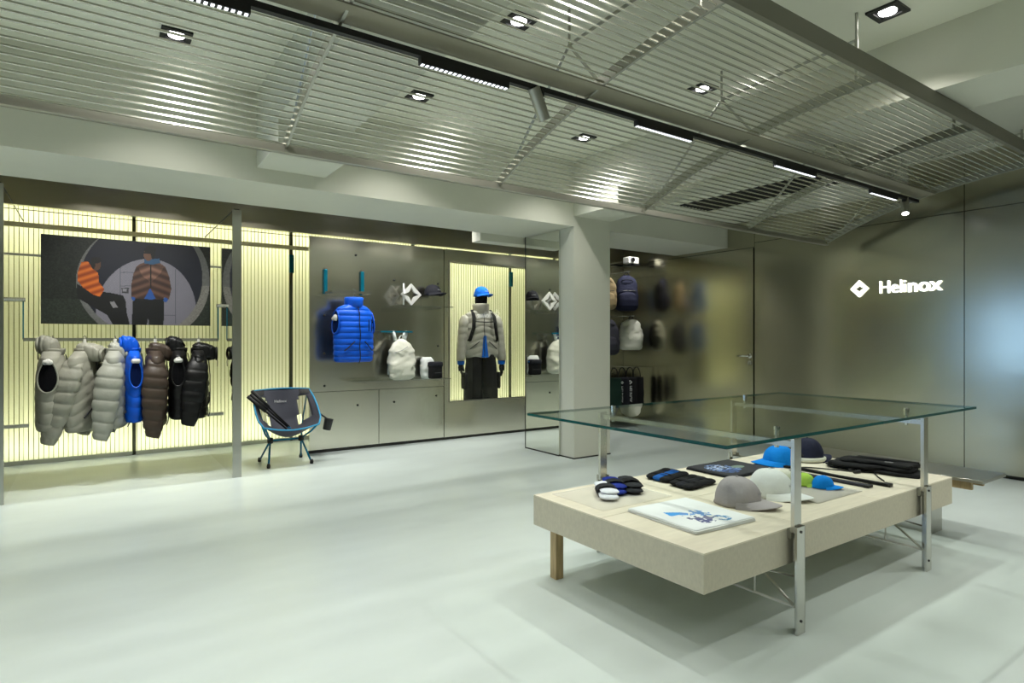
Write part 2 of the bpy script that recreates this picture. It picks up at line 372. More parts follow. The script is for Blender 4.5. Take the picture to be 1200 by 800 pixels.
# track with linear light modules
tr = T('light_track', 'black lighting track with linear lamps running along the canopy', 'track light', (0, 2.23, 2.25))
B(-2.9, 5.63, -0.013, 0.013, 0.0, 0.024).build('track', 'dark', tr)
for a, b in ((-1.9, -1.5), (-0.5, -0.07), (0.02, 0.442), (1.085, 1.515), (2.321, 2.761), (3.576, 4.05), (4.828, 5.25)):
    m = B(a, b, -0.014, 0.014, -0.028, 0.0).build('lamp_module', 'dark', tr)
    n = int((b-a)/0.021); lm = MB()
    for k in range(n):
        xx = a+0.012+k*(b-a-0.024)/(n-1)
        lm.box(xx-0.0055, xx+0.0055, -0.009, 0.009, -0.030, -0.027)
    lm.build('lens_row', 'lens', m)
    light('lamp_glow', 'AREA', ((a+b)/2, 0, -0.035), STRIP_W*(b-a)/0.43, b-a, 0.02, parent=tr)
tr = T('light_track', 'black lighting track above the display wall behind the painted beam', 'track light', (0, 5.3, 2.52))
B(-1.9, 5.9, -0.013, 0.013, 0.0, 0.024).build('track', 'dark', tr)
for xx in (-1.5, 0.8, 2.6, 4.6): MB().tube([(xx, 0, 0.03), (xx, 0, CEIL-2.52)], 0.006, 8).build('hanger_rod', 'dark', tr)
for a, b in ((-1.2, -0.85), (-0.12, 0.25), (0.38, 0.66), (1.15, 1.45), (2.08, 2.42), (2.70, 2.98), (4.45, 4.75), (5.55, 5.75)):
    m = B(a, b, -0.014, 0.014, -0.028, 0.0).build('lamp_module', 'dark', tr)
    n = int((b-a)/0.021); lm = MB()
    for k in range(n):
        xx = a+0.012+k*(b-a-0.024)/(n-1)
        lm.box(xx-0.0055, xx+0.0055, -0.009, 0.009, -0.030, -0.027)
    lm.build('lens_row', 'lens', m)
    light('lamp_glow', 'AREA', ((a+b)/2, 0, -0.035), WALL_W*(b-a)/0.35, b-a, 0.02, rot=(math.radians(14), 0, 0), parent=tr)
nl = T('niche_lamp', 'slim linear lamp inside the top of the lit window', 'lamp', (3.92, 6.16, 2.40))
B(-0.5, 0.5, -0.015, 0.015, 0, 0.05).build('housing', 'dark', nl); B(-0.49, 0.49, -0.01, 0.01, -0.004, 0).build('diffuser', 'lens', nl)
light('lamp_glow', 'AREA', (0, 0, -0.01), WALL_W*1.1, 0.95, 0.03, rot=(math.radians(12), 0, 0), parent=nl)
def spot(lab, x, z, rx, ry, rz, w):
    t = T('spotlight', lab, 'spotlight', (x, 2.23, 2.25), group='cylinder spotlights on the track')
    B(-0.02, 0.02, -0.014, 0.014, -0.02, 0.0).build('adapter', 'dark', t)
    M = Matrix.Translation((0, 0, z)) @ Matrix.Rotation(rz, 4, 'Z') @ Matrix.Rotation(ry, 4, 'Y')
    MB().lathe([(0.0, 0.075), (0.027, 0.075), (0.029, 0.072), (0.029, -0.075), (0.025, -0.075), (0.024, -0.062), (0.0, -0.062)], n=24).xf(M).build('body', 'fin_edge', t, smooth=False)
    MB().lathe([(0.0, -0.060), (0.023, -0.060), (0.023, -0.064), (0.0, -0.064)], n=20).xf(M).build('lamp_face', 'lamp_face', t)
    MB().tube([(0, 0, -0.015), M @ Vector((0, 0, 0.05))], 0.008, 8).build('arm', 'dark', t)
    l = light('beam', 'SPOT', (0, 0, 0), w, 0.02, spot=math.radians(70), blend=0.6, parent=t)
    l.matrix_local = M @ Matrix.Translation((0, 0, -0.08))
spot('silver cylinder spotlight on the track beside the middle canopy rib', 1.69, -0.055, 0, -0.55, 0.2, SPOT_W)
spot('glaring spotlight at the far end of the track', 5.40, -0.055, 0, 0.45, 0.5, SPOT_W)

# recessed downlights
k = 0
for xi in (-2.58, -1.11, 0.37, 1.83, 3.32, 4.79):  # lamps outside the view, far right column included, are added for room light
    for yi in (3.77, 2.59, 1.45, 0.30, -0.85, -2.0):
        if xi > 4 and (yi > 0.5 or yi < -1): continue
        nm = {(0.37, 3.77): 'leftmost of those above the near canopy bay', (1.83, 3.77): 'above the middle canopy bay next to the painted beam', (3.32, 3.77): 'above the canopy just left of the pillar', (1.83, 2.59): 'above the canopy top, near the big middle rib', (3.32, 2.59): 'above the canopy behind the third rib', (3.32, 1.45): 'beyond the fascia at the upper right'}.get((xi, yi))
        t = T('downlight', 'square black recessed downlight ' + nm if nm else 'square black recessed downlight out of the picture, added to light the room', 'downlight', (xi, yi, CEIL if xi < 4.6 else 2.67), group='recessed ceiling downlights')
        MB().box(-0.075, 0.075, -0.075, -0.05, -0.012, 0).box(-0.075, 0.075, 0.05, 0.075, -0.012, 0).box(-0.075, -0.05, -0.05, 0.05, -0.012, 0).box(0.05, 0.075, -0.05, 0.05, -0.012, 0).box(-0.05, 0.05, -0.05, 0.05, -0.003, 0).build('trim_frame', 'dark', t)
        MB().lathe([(0.0, -0.003), (0.042, -0.003), (0.040, -0.010), (0.0, -0.012)], n=20).build('lamp_face', 'lamp_face', t)
        light('beam', 'SPOT', (0, 0, -0.03), DOWN_W*{3.77: 1.25, 2.59: 1.2, 1.45: 0.75}.get(yi, 0.42)*{1.83: 1.2, 3.32: 1.9, 4.79: 4.0}.get(xi, 0.9)*(1.7 if yi < 1 and xi > 1.5 else 1.0)*(0.6 if xi == 3.32 and yi == 3.77 else 1.0), 0.022, spot=math.radians(118), blend=0.7, parent=t)

# air grille in the soffit
g = T('air_grille', 'wide black ceiling air grille with pale rim above the canopy', 'vent', (4.91, 3.27, 2.44))
B(-0.25, 0.25, -0.67, 0.67, -0.010, 0).build('backing', 'dark', g)
MB().box(-0.268, -0.25, -0.69, 0.69, -0.02, 0).box(0.25, 0.268, -0.69, 0.69, -0.02, 0).box(-0.25, 0.25, -0.69, -0.67, -0.02, 0).box(-0.25, 0.25, 0.67, 0.69, -0.02, 0).build('frame', 'ceil', g)
sm = B(-0.003, 0.003, -0.665, 0.665, -0.020, -0.010).mesh('slat', 'joint')
for i in range(9): inst('slat', sm, g, (-0.20+i*0.05, 0, 0))

# ================================================================== illuminated sign on the far wall
sg = T('illuminated_sign', 'glowing white wall sign with diamond emblem reading Helinox', 'sign', (6.0, 2.85, 1.54))
M = face('x-')
dm = diamond_mb(0.079, 0.008, 0.66); dm.xf(Matrix.Translation((-0.012, 0.017, 0.061)) @ M); dm.build('emblem', 'sign', sg)
b1 = text_mb('Heli', 0.167, -0.0008, 0.007); b2 = text_mb('nox', 0.167, 0.0024, 0.007)
w = max(v[0] for v in b1.v); xs = 0.27/w*1.0
w2_ = max(v[0] for v in b2.v)
b1.xf(Matrix.Translation((-0.012, -0.154, 0.004)) @ M @ Matrix.Scale(0.228/w, 4, (1,0,0)))
b2.xf(Matrix.Translation((-0.012, -0.154-0.242, 0.004)) @ M @ Matrix.Scale(0.272/w2_, 4, (1,0,0)))
b1.build('lettering', 'sign', sg); b2.build('lettering', 'sign', sg)

# ================================================================== puffer garments
def puffn(sp, amp, chev=0.0, off=0.0):
    return lambda x, y, z: amp*(abs(math.sin(PI*((z+off+chev*abs(x))/sp)))**0.35-0.7)
def sleeve_mb(w, L, side, swing, drop, sp=0.085, amp=0.012, r0=0.086, r1=0.05, out=0.06):
    rs = []; n = 26; m = 76
    for i in range(m):
        t = i/(m-1)
        z = 0.985*L - t*(0.985*L+drop)
        cx = side*(float(np.interp(t, [0, .06, .14, .28, 1], [.14*w, .27*w, .37*w, .43*w, .43*w+out]))); cy = swing*max(0, t-0.12)
        r = float(np.interp(t, [0, .03, .08, .16, .26, .36, .6, .9, .97, 1], [0.2*r0, 0.36*r0, .5*r0, .72*r0, .95*r0, r0, r0*.95, r1*1.12, r1, r1*0.85]))
        pf = amp*(abs(math.sin(PI*(z+0.02)/sp))**0.35-0.7)*(1 if 0.1 < t < 0.95 else 0)
        rs.append([(cx+(r*0.72+pf)*math.cos(2*PI*k/n), cy+(r*1.08+pf)*math.sin(2*PI*k/n)+0.006*noise.noise(Vector((z*14, k*.5, side*3+w))), z+0.012*math.sin(2*PI*k/n)) for k in range(n)])
    return MB().rings(rs)
def garment(t, m, lining, w=0.46, d=0.20, L=0.62, sleeves=True, hood=0, chev=0.0, sp=0.085, amp=0.012, swing=0.0, drop=0.07, pockets=True, collar=True, seed=0.0):
    keys = ([0, .02, .06, .3, .62, .84, .92, .965, 1.0], [w*.44, w*.47, w*.49, w*.5, w*.485, w*.465, w*.425, w*.32, w*.21], [d*.40, d*.46, d*.49, d*.5, d*.5, d*.42, d*.36, d*.32, d*.3])
    MB().rings(srings(keys, lin(0, L, 90), 52, 2.3, puffn(sp, amp, chev), nz=0.006 if sleeves else 0.003, seed=seed)).build('body', m, t, smooth=True)
    def side_y(z, x): return -(float(np.interp(z/L, keys[0], keys[2]))*max(0.0, 1-(abs(x)/float(np.interp(z/L, keys[0], keys[1])))**2.3)**(1/2.3))-amp
    zp = MB().tube([(0.004*math.sin(z*30), side_y(z, 0)-0.002, z) for z in lin(-0.01, L*0.96, 24)], 0.0045, 6); zp.build('zipper', 'zip', t)
    if pockets:
        for s in (-1, 1):
            zp = MB().tube([(s*(0.06+q*0.11)*w/0.46, side_y(0.2-q*0.09, s*(0.06+q*0.11)*w/0.46)-0.001, 0.20-q*0.09) for q in lin(0, 1, 7)], 0.0055, 6)
            zp.build('pocket_zip', 'zip', t)
    if sleeves:
        for s in (-1, 1):
            sleeve_mb(w, L, s, swing, drop).build('sleeve', m, t, smooth=True)
    else:
        for s in (-1, 1):
            wa = lambda z: float(np.interp(z/L, keys[0], keys[1]))
            zc, zr, yr = 0.69*L, 0.20*L, min(0.06, d*0.30)
            rim = [(s*(wa(zc+zr*math.sin(a_))*(1-0.06*abs(math.cos(a_)))+0.006), yr*math.cos(a_)*(1-0.2*math.sin(a_)), zc+zr*math.sin(a_)) for a_ in lin(0, 2*PI*27/28, 28)]
            MB().tube(rim, 0.007, 8, True).build('armhole_binding', m, t, smooth=True)
            rr = [[(s*(wa(zc+zr*q*math.sin(2*PI*k/28))*(1-0.06*abs(math.cos(2*PI*k/28))*q)+0.0075), yr*q*math.cos(2*PI*k/28)*(1-0.2*math.sin(2*PI*k/28)), zc+zr*q*math.sin(2*PI*k/28)) for k in range(28)] for q in lin(1, 0.02, 7)]
            MB().rings(rr).build('lining', lining, t, smooth=True)  # disc laid over the side, the opening's shade is in its colour
    ch_ = 0.022 if hood else 0.07
    if collar:
        rs = []; a0 = w*(0.17 if hood else 0.195); b0 = d*(0.36 if hood else 0.40)
        for r_, z in ((1.0, L-0.03), (1.12, L), (1.10, L+ch_*.45), (1.14, L+ch_*.9), (1.0, L+ch_), (0.88, L+ch_*.8), (0.84, L-0.01)):
            rs.append([(a0*r_*math.cos(2*PI*k/28), b0*r_*math.sin(2*PI*k/28)-0.006*(z-L)/0.07, z) for k in range(28)])
        MB().rings(rs, True, (False, True)).build('collar', m, t, smooth=True)
    if hood:
        rs = []; n = 30; sg_ = 1 if hood > 0 else -1; up = 1 if hood > 0 else 0
        ln, rise = (0.085, 0.035) if up else (0.135*abs(hood), -0.045)
        for i in range(30):
            t_ = i/29; yy = sg_*(-0.045+(ln+0.045)*t_)
            r = float(np.interp(t_, [0, .12, .35, .8, .95, 1], [.35, .8, 1, .98, .8, .35]))
            pf = 1+0.07*abs(math.sin(t_*8.5))
            rs.append([(0.080*r*sgnpow(math.cos(2*PI*k/n), 0.6)*pf, yy+0.010*noise.noise(Vector((k*.5, t_*4, seed))), L+0.015+rise*t_+(0.078 if up else 0.066)*r*sgnpow(math.sin(2*PI*k/n), 0.55)*pf+0.010*noise.noise(Vector((k*.6, t_*6, seed+3)))) for k in range(n)])
        MB().rings(rs).build('hood', m, t, smooth=True)
        MB().tube([(0.066*math.cos(a), sg_*(ln+0.004), L+0.015+rise+0.050*math.sin(a)) for a in lin(0, 2*PI*23/24, 24)], 0.010, 8, True).build('hood_rim', m, t, smooth=True)
        MB().tube([(0.03, sg_*(ln+0.01), L-0.02+rise), (0.032, sg_*(ln+0.014), L-0.06+rise), (0.03, sg_*(ln+0.012), L-0.10+rise)], 0.003, 6).build('drawcord', 'zip', t)
def hanger(t_loc, rz, lab, top, hw=0.15):
    t = T('coat_hanger', lab, 'hanger', t_loc, rz, 'white hangers on the jacket rail')
    sh = MB().tube([(-hw, 0, -0.098), (-hw*.78, 0, -0.066), (-0.05, 0, -0.018), (0, 0, -0.005), (0.05, 0, -0.018), (hw*.78, 0, -0.066), (hw, 0, -0.098)], [0.016, 0.018, 0.018, 0.015, 0.018, 0.018, 0.016], 12, flat=0.7)
    sh.build('shoulder_bar', 'white_plastic', t, smooth=True)
    hk = MB().tube([(0, 0, 0), (0, 0, top-0.03)] + [(0.022*math.sin(a), 0, top-0.008-0.022*math.cos(a)+0.0) for a in lin(0.2, 4.2, 12)], 0.0035, 8)
    hk.build('hook', 'chrome', t, smooth=True)
    B(-0.012, 0.012, -0.012, 0.012, -0.01, 0.088).build('neck', 'white_plastic', t, bevel=0.005)
    if hw > 0.2:
        for s_ in (-1, 1): B(min(s_*(hw-0.03), s_*hw), max(s_*(hw-0.03), s_*hw), -0.032, 0.032, -0.108, -0.072).build('shoulder_cap', 'white_plastic', t, bevel=0.014)
RY = 5.86; RZ = 1.115
rail = T('clothes_rail', 'slim steel clothes rail hung between the mirrored fins', 'rail', (0, RY, RZ))
B(-0.44, 0.90, -0.008, 0.008, -0.012, 0.012).build('bar', 'bar_steel', rail)
for s, x0, xf in ((1, -0.44, -0.517), (-1, 0.90, 0.935)):
    MB().box(x0-0.004, x0+0.004, -0.004, 0.004, 0, 0.30).build('drop_rod', 'teal', rail)
    MB().tube([(xf, 0, 0.30), (x0+s*0.012, 0, 0.30)], 0.016, 12).build('mount', 'bar_steel', rail)
# garments: (x of hanger, yaw, kwargs)
GZ = 1.055
gs = [
 ('puffer_vest', 'pale grey hooded puffer vest at the left end of the rail', 'vest', -0.262, 0.10, dict(m='greyjk', lining='lining', sleeves=False, hood=1, chev=0.5, d=0.20, L=0.60), 'left end of the jacket rail'),
 ('puffer_jacket', 'pale grey hooded puffer jacket next to the grey vest, sleeve slanting left', 'jacket', -0.06, 0.42, dict(m='greyjk', lining='lining', hood=-1, chev=0.55, swing=0.15, d=0.17), 'grey jacket beside the grey vest'),
 ('puffer_jacket', 'pale grey puffer jacket hanging beside the blue vest', 'jacket', 0.14, 0.12, dict(m='greyjk2', lining='lining', hood=-0.6, swing=0.08, d=0.18, L=0.61), 'grey jacket beside the blue vest'),
 ('puffer_vest', 'bright blue hooded puffer vest hanging on the rail', 'vest', 0.262, -0.05, dict(m='bluejk', lining='shaded_blue_lining', sleeves=False, hood=1, chev=0.6, d=0.145, L=0.57), 'blue vest on the rail'),
 ('puffer_jacket', 'dark brown hooded puffer jacket hanging on the rail', 'jacket', 0.42, 0.03, dict(m='brownjk', lining='lining', hood=-0.9, swing=0.03, d=0.17), 'brown jacket'),
 ('puffer_vest', 'black hooded puffer vest hanging beside the brown jacket', 'vest', 0.595, 0.12, dict(m='blackjk', lining='lining', sleeves=False, hood=1, d=0.16, L=0.57), 'black vest'),
 ('puffer_jacket', 'black hooded puffer jacket at the right end of the rail', 'jacket', 0.745, 0.12, dict(m='blackjk', lining='lining', hood=-1, swing=0.09, d=0.15, L=0.57, drop=0.045), 'black jacket at the right end'),
]
for nm, lab, cat, x, yaw, kw, hl in gs:
    L = kw.get('L', 0.62)
    t = T(nm, lab, cat, (x, RY, GZ-L-0.03), PI/2-yaw, 'puffer garments on the clothes rail')
    garment(t, seed=x*7, **kw)
    hanger((x, RY, GZ-0.02), PI/2-yaw, 'white hanger carrying the ' + {'left end of the jacket rail': 'grey vest at the left end'}.get(hl, hl), RZ-GZ+0.035, 0.232 if 'vest' in nm else 0.15)

# poster
def lin1(c): c = c/255; return np.where(c <= 0.04, c/12.92, ((c+0.055)/1.055)**2.4)
def paint(name, m, parent, img, quad):
    """img h x w x 3 sRGB floats; quad: function(u,v)->xyz"""
    h, w = img.shape[:2]; vs = [quad(i/w, j/h) for j in range(h+1) for i in range(w+1)]
    fs = [(j*(w+1)+i, (j+1)*(w+1)+i, (j+1)*(w+1)+i+1, j*(w+1)+i+1) for j in range(h) for i in range(w)]
    me = bpy.data.meshes.new(name); me.from_pydata(vs, [], fs)
    a = me.color_attributes.new('print', 'FLOAT_COLOR', 'CORNER')
    colr = np.ones((h*w, 4, 4)); colr[:, :, :3] = lin1(img).reshape(-1, 1, 3)
    a.data.foreach_set('color', colr.ravel().astype(np.float32)); me.materials.append(MATS[m])
    o = bpy.data.objects.new(name, me); C.objects.link(o); o.parent = parent; return o
def inpoly(X, Y, pts):
    r = np.zeros(X.shape, bool); n = len(pts)
    for i in range(n):
        x1, y1 = pts[i]; x2, y2 = pts[(i+1) % n]
        if y1 == y2: continue
        c = ((y1 > Y) != (y2 > Y)) & (X < (x2-x1)*(Y-y1)/(y2-y1)+x1); r ^= c
    return r
rng = np.random.default_rng(3)
def blur(a):
    for ax in (0, 1): a = (np.roll(a, 1, ax)+2*a+np.roll(a, -1, ax))/4
    return a
def poster_img():
    h, w = 150, 256
    u, v = np.meshgrid((np.arange(w)+.5)/w, (np.arange(h)+.5)/h)
    X = 35+1130*u; top = 40+85*u; bot = 637+6*u; Y = top+(bot-top)*v
    I = np.zeros((h, w, 3)); nz = blur(rng.random((h, w)))[..., None]; nz2 = rng.random((h, w))[..., None]
    I[:] = np.array([30, 36, 30]); I += (nz-.5)*50+(nz2-.5)*14
    I[Y > 470] += (np.array([14, 16, 13]))
    e = lambda cx, cy, rx, ry: ((X-cx)/rx)**2+((Y-cy)/ry)**2
    ring = (e(703, 350, 457, 395) < 1)
    I[ring] = np.array([120, 121, 118])+((nz-.5)*40)[ring]
    I[(X > 860) & (Y > 380) & ring] = np.array([150, 148, 140])+((nz2-.5)*50)[(X > 860) & (Y > 380) & ring]
    inner = (e(690, 330, 415, 375) < 1)
    I[inner] = np.array([22, 26, 42])
    wall = (e(715, 560, 345, 358) < 1) & inner
    dots = ((np.floor(X/9)+np.floor(Y/9)) % 2)[..., None]
    I[wall] = (np.array([138, 136, 148])+dots*7+(nz-.5)*10)[wall]
    for xa, xb, ya, yb in ((524, 530, 205, 560), (904, 909, 270, 630), (530, 700, 290, 294), (800, 905, 572, 576), (530, 600, 380, 384)):
        I[wall & (X > xa) & (X < xb) & (Y > ya) & (Y < yb)] = [95, 94, 104]
    I[inpoly(X, Y, [(535, 395), (585, 395), (582, 430), (540, 430)])] = [60, 60, 66]
    I[inpoly(X, Y, [(540, 400), (572, 400), (570, 418), (544, 418)])] = [150, 150, 158]
    P = lambda pts, c: I.__setitem__(inpoly(X, Y, pts), c)
    # seated figure
    P([(250, 370), (300, 400), (400, 420), (470, 430), (545, 445), (562, 480), (570, 560), (590, 640), (480, 640), (440, 575), (330, 510), (255, 465)], [14, 14, 16])
    P([(458, 488), (488, 486), (512, 525), (480, 530)], [150, 148, 152])
    oj = [(280, 225), (320, 222), (345, 260), (385, 300), (390, 360), (425, 405), (395, 455), (350, 440), (290, 395), (255, 350), (258, 290)]
    msk = inpoly(X, Y, oj); st_ = (np.sin((Y+X*.35)/7.5))[..., None]
    I[msk] = (np.array([205, 98, 30])+st_*np.array([40, 30, 14]))[msk]
    I[e(372, 240, 30, 42) < 1] = [96, 66, 50]; I[e(372, 212, 32, 22) < 1] = [20, 18, 18]; I[e(352, 235, 14, 36) < 1] = [22, 19, 18]
    # standing figure
    P([(612, 465), (828, 465), (822, 640), (722, 640), (714, 590), (706, 640), (603, 640)], [13, 14, 17])
    bj = [(660, 235), (700, 222), (790, 225), (835, 255), (862, 320), (878, 400), (860, 470), (830, 455), (810, 470), (765, 468), (728, 395), (690, 468), (630, 465), (600, 455), (598, 380), (615, 300), (635, 252)]
    msk = inpoly(X, Y, bj); st_ = (np.sin((Y-np.abs(X-732)*.35)/8.0))[..., None]
    I[msk] = (np.array([84, 58, 48])+st_*np.array([26, 20, 17]))[msk]
    msk2 = inpoly(X, Y, [(650, 262), (732, 240), (820, 258), (800, 300), (732, 360), (670, 310)])
    I[msk2] = (np.array([120, 86, 72])+st_*np.array([32, 26, 22]))[msk2]
    I[msk & (np.abs(X-732) < 4) & (Y < 395)] = [20, 16, 15]
    P([(728, 396), (768, 466), (735, 474), (688, 466)], [40, 90, 170]); P([(600, 452), (628, 460), (622, 482), (604, 474)], [40, 90, 170]); P([(830, 455), (856, 468), (840, 492), (820, 480)], [40, 90, 170])
    P([(690, 205), (740, 200), (792, 200), (800, 228), (745, 240), (690, 232)], [50, 92, 130])
    I[e(716, 175, 32, 40) < 1] = [118, 82, 66]; I[e(728, 142, 40, 28) < 1] = [16, 15, 17]; I[e(748, 172, 14, 32) < 1] = [18, 16, 18]
    I[(e(704, 162, 22, 7) < 1)] = [20, 18, 20]
    return np.clip(I*0.78, 4, 255)
PX0, PX1, PZ0, PZ1, PYY = -0.355, 0.886, 1.245, 1.972, 6.2
po = T('poster', 'wide dark photo poster of two people in puffer jackets inside a tunnel', 'poster', (0, PYY, 0))
B(PX0, PX1, 0.001, 0.02, PZ0, PZ1).build('board', 'dark', po)
paint('print', 'print_poster', po, poster_img(), lambda u, v: (PX0+(PX1-PX0)*u, 0.0, PZ1-(PZ1-PZ0)*v))
for xa, xb in ((-0.517, PX0), (PX1, 0.935)):
    B(xa, xb, 0.004, 0.016, 1.785, 1.803).build('mount_rod', 'fin_edge', po)

# ================================================================== caps
def cap(name, lab, m, loc, rz, s=1.0, group='caps', rx=0, logo=None, under=None, tall=1.0, parent=None):
    if parent is None: t = T(name, lab, 'cap', loc, rz, group, rx)
    else:
        t = bpy.data.objects.new('cap', None); C.objects.link(t); t.parent = parent; t.location = loc; t.rotation_euler = (rx, 0, rz)
    rs = []; n = 48; H = 0.115*s*tall
    for i in range(16):
        th = (PI/2)*i/15; r = math.cos(th)**0.75; z = H*math.sin(th)**0.95
        ring = []
        for k in range(n):
            a = 2*PI*k/n; seam = 1-0.014*max(0, 1-abs(((a/(PI/3)) % 1)-0.5)*-0+0)*0
            q = abs(((a/(PI/3)+0.5) % 1)-0.5); seam = 1-0.035*math.exp(-(q/0.05)**2)*math.sin(min(th*1.6+0.2, PI/2))
            fx = 1+0.05*math.cos(a-1.5*PI)*(1 if z > 0 else 0)
            d = 0.004*noise.noise(Vector((math.cos(a)*3+s*9, math.sin(a)*3, z*22)))
            ring.append(((0.082*s*r*seam+d)*math.cos(a), (0.097*s*r*seam*fx+d)*math.sin(a), z))
        rs.append(ring)
    rs[-1] = [(0.001*math.cos(2*PI*k/n), 0.001*math.sin(2*PI*k/n), H) for k in range(n)]
    MB().rings(rs, True, (True, True)).build('crown', m, t, smooth=True)
    br = MB(); top = []; bot = []
    for i in range(9):
        q = i/8; row = []; row2 = []
        for k in range(25):
            a = PI+PI*k/24; a = 1.5*PI+(a-1.5*PI)*0.86
            rr = 1+q*0.85*max(0.0, math.sin((k/24)*PI))**0.7
            x = 0.083*s*math.cos(a)*(1+0.12*q); y = 0.098*s*math.sin(a)*rr
            z = 0.012*s-0.021*s*(x/(0.083*s))**2*(0.35+0.65*q)-0.010*s*q+0.018*s
            row.append((x, y, z)); row2.append((x, y, z-0.0035*s))
        top.append(row); bot.append(row2)
    br.rings(top, False); br.rings([list(reversed(r)) for r in bot], False)
    br.rings([[top[-1][k], bot[-1][k]] for k in range(25)], False)
    b_ = br.build('brim', m, t, smooth=True)
    MB().lathe([(0.007*s, -0.001), (0.006*s, 0.003*s), (0.002*s, 0.0045*s)], (0, 0, H), 10).build('button', m, t, smooth=True)
    if logo:
        tx = text_mb('Helinox', 0.017*s, 0.0002, 0.0008); wx = max(v[0] for v in tx.v)
        tx.xf(Matrix.Translation((-wx/2, 0, 0)))
        tx.v = [(x*1.0, -0.103*s*math.sqrt(max(0, 1-(x/(0.088*s))**2))*0.955, 0.052*s*tall+y) for x, y, z in tx.v]
        tx.build('logo', logo, t)
    return t
mat('logo_white', (0.85, 0.85, 0.85, 1), 0.5); mat('logo_grey', (0.30, 0.29, 0.30, 1), 0.5)

# ================================================================== chair
ch = T('camping_chair', 'low folding camping chair with dark fabric sling and blue tube frame', 'chair', (1.43, 5.70, 0), 0.0)
rimL = [(-0.245, 0.10, 0.66), (-0.262, 0.02, 0.60), (-0.272, -0.08, 0.50), (-0.268, -0.17, 0.42), (-0.225, -0.235, 0.365), (-0.12, -0.255, 0.335), (0, -0.26, 0.325)]
def rimpt(t):  # t 0..1 down the side
    x = np.interp(t, lin(0, 1, 5), [0.245, 0.266, 0.274, 0.268, 0.235]); y = np.interp(t, lin(0, 1, 5), [0.12, 0.03, -0.08, -0.17, -0.235]); z = np.interp(t, lin(0, 1, 5), [0.655, 0.585, 0.49, 0.415, 0.36])
    return float(x), float(y), float(z)
def cenpt(t):
    y = np.interp(t, [0, .25, .5, .68, .85, 1], [0.155, 0.135, 0.10, 0.02, -0.12, -0.25]); z = np.interp(t, [0, .25, .5, .68, .85, 1], [0.665, 0.52, 0.37, 0.265, 0.25, 0.325])
    return float(y), float(z)
NU, NV = 32, 32
def seatpt(u, v):
    x, y, z = rimpt(v); cy, cz = cenpt(v); k = abs(u)**1.7
    e = 0.0
    return (x*u, cy*(1-k)+y*k, cz*(1-k)+z*k)
fab = MB(); mes = MB(); idx = lambda i, j: j*(NU+1)+i
V = [seatpt(-1+2*i/NU, j/NV) for j in range(NV+1) for i in range(NU+1)]
fab.v = list(V); mes.v = list(V)
for j in range(NV):
    for i in range(NU):
        u = abs(-1+2*(i+.5)/NU); v = (j+.5)/NV; q = (idx(i, j), idx(i, j+1), idx(i+1, j+1), idx(i+1, j))
        inm = 0.50+0.10*max(0, (0.45-v)) < u < 0.80 and 0.16+0.9*max(0, .60-u) < v < 0.60
        if 0.45 < u < 0.57 and 0.48 < v < 0.61: continue
        (mes if inm else fab).f.append(q)
def strip(mb):
    used = sorted({i for f in mb.f for i in f}); mp = {o: k for k, o in enumerate(used)}
    mb.v = [mb.v[i] for i in used]; mb.f = [tuple(mp[i] for i in f) for f in mb.f]; return mb
o = strip(fab).build('seat_fabric', 'chairfab', ch, smooth=True); sd = o.modifiers.new('thick', 'SOLIDIFY'); sd.thickness = 0.004
for sgn in (-1, 1):
    half = MB(); half.v = list(mes.v); half.f = [f_ for f_ in mes.f if sgn*sum(mes.v[i_][0] for i_ in f_) > 0]
    strip(half).build('mesh_panel', 'meshfab', ch, smooth=True)
path = [seatpt(-1, q) for q in lin(0, 1, 14)] + [seatpt(u, 1.0) for u in lin(-0.9, 0.9, 14)] + [seatpt(1, q) for q in lin(1, 0, 14)] + [seatpt(u, 0) for u in lin(0.9, -0.9, 14)]
MB().tube(path, 0.0075, 8, True).build('piping', 'piping', ch, smooth=True)
HB = {-1: (-0.135, -0.02, 0.215), 1: (0.135, -0.02, 0.215)}
for s in (-1, 1):
    hb = HB[s]
    MB().lathe([(0.014, -0.026), (0.024, -0.022), (0.026, 0.0), (0.024, 0.022), (0.014, 0.026)], hb, 14).build('hub', 'rubber', ch, smooth=True)
    for fy in (-0.18, 0.17):
        ft = (s*0.185, fy, 0.012)
        lg = MB().tube([hb, ft], 0.0085, 10).build('leg', 'chairblue', ch, smooth=True)
        MB().lathe([(0.011, 0.0), (0.015, 0.004), (0.016, 0.02), (0.011, 0.04)], (s*0.185, fy, 0.0), 12).build('foot', 'rubber', lg, smooth=True)
    fr = rimpt(0.93); MB().tube([hb, (s*0.20, -0.12, 0.29), (s*fr[0], fr[1], fr[2])], 0.0085, 10).build('seat_pole', 'chairblue', ch, smooth=True)
    MB().tube([hb, (s*0.19, 0.10, 0.42), (s*0.238, 0.135, 0.645)], 0.0085, 10).build('back_pole', 'chairblue', ch, smooth=True)
    cr = MB().rings([[Vector(seatpt(s*u_, v_))+Vector((0, -0.006, 0.002)) for u_ in (0.62, 0.75, 0.88, 0.985)] for v_ in (0.012, 0.05, 0.09, 0.12)], False)
    cr.build('corner_pocket', 'rubber', ch)
MB().tube([HB[-1], HB[1]], 0.0085, 10).build('cross_bar', 'chairblue', ch, smooth=True)
tx = text_mb('Helinox', 0.034, 0.0008, 0.0006); wx = max(v[0] for v in tx.v)
tx.v = [(x-wx/2-0.01, cenpt(0.22)[0]-0.009+0.12*y, cenpt(0.22)[1]+y) for x, y, z in tx.v]; tx.build('logo', 'logo_white', ch)
cu = MB().lathe([(0.0, 0.0), (0.030, 0.0), (0.036, 0.006), (0.040, 0.10), (0.043, 0.105), (0.038, 0.107), (0.034, 0.02), (0.0, 0.018)], n=20)
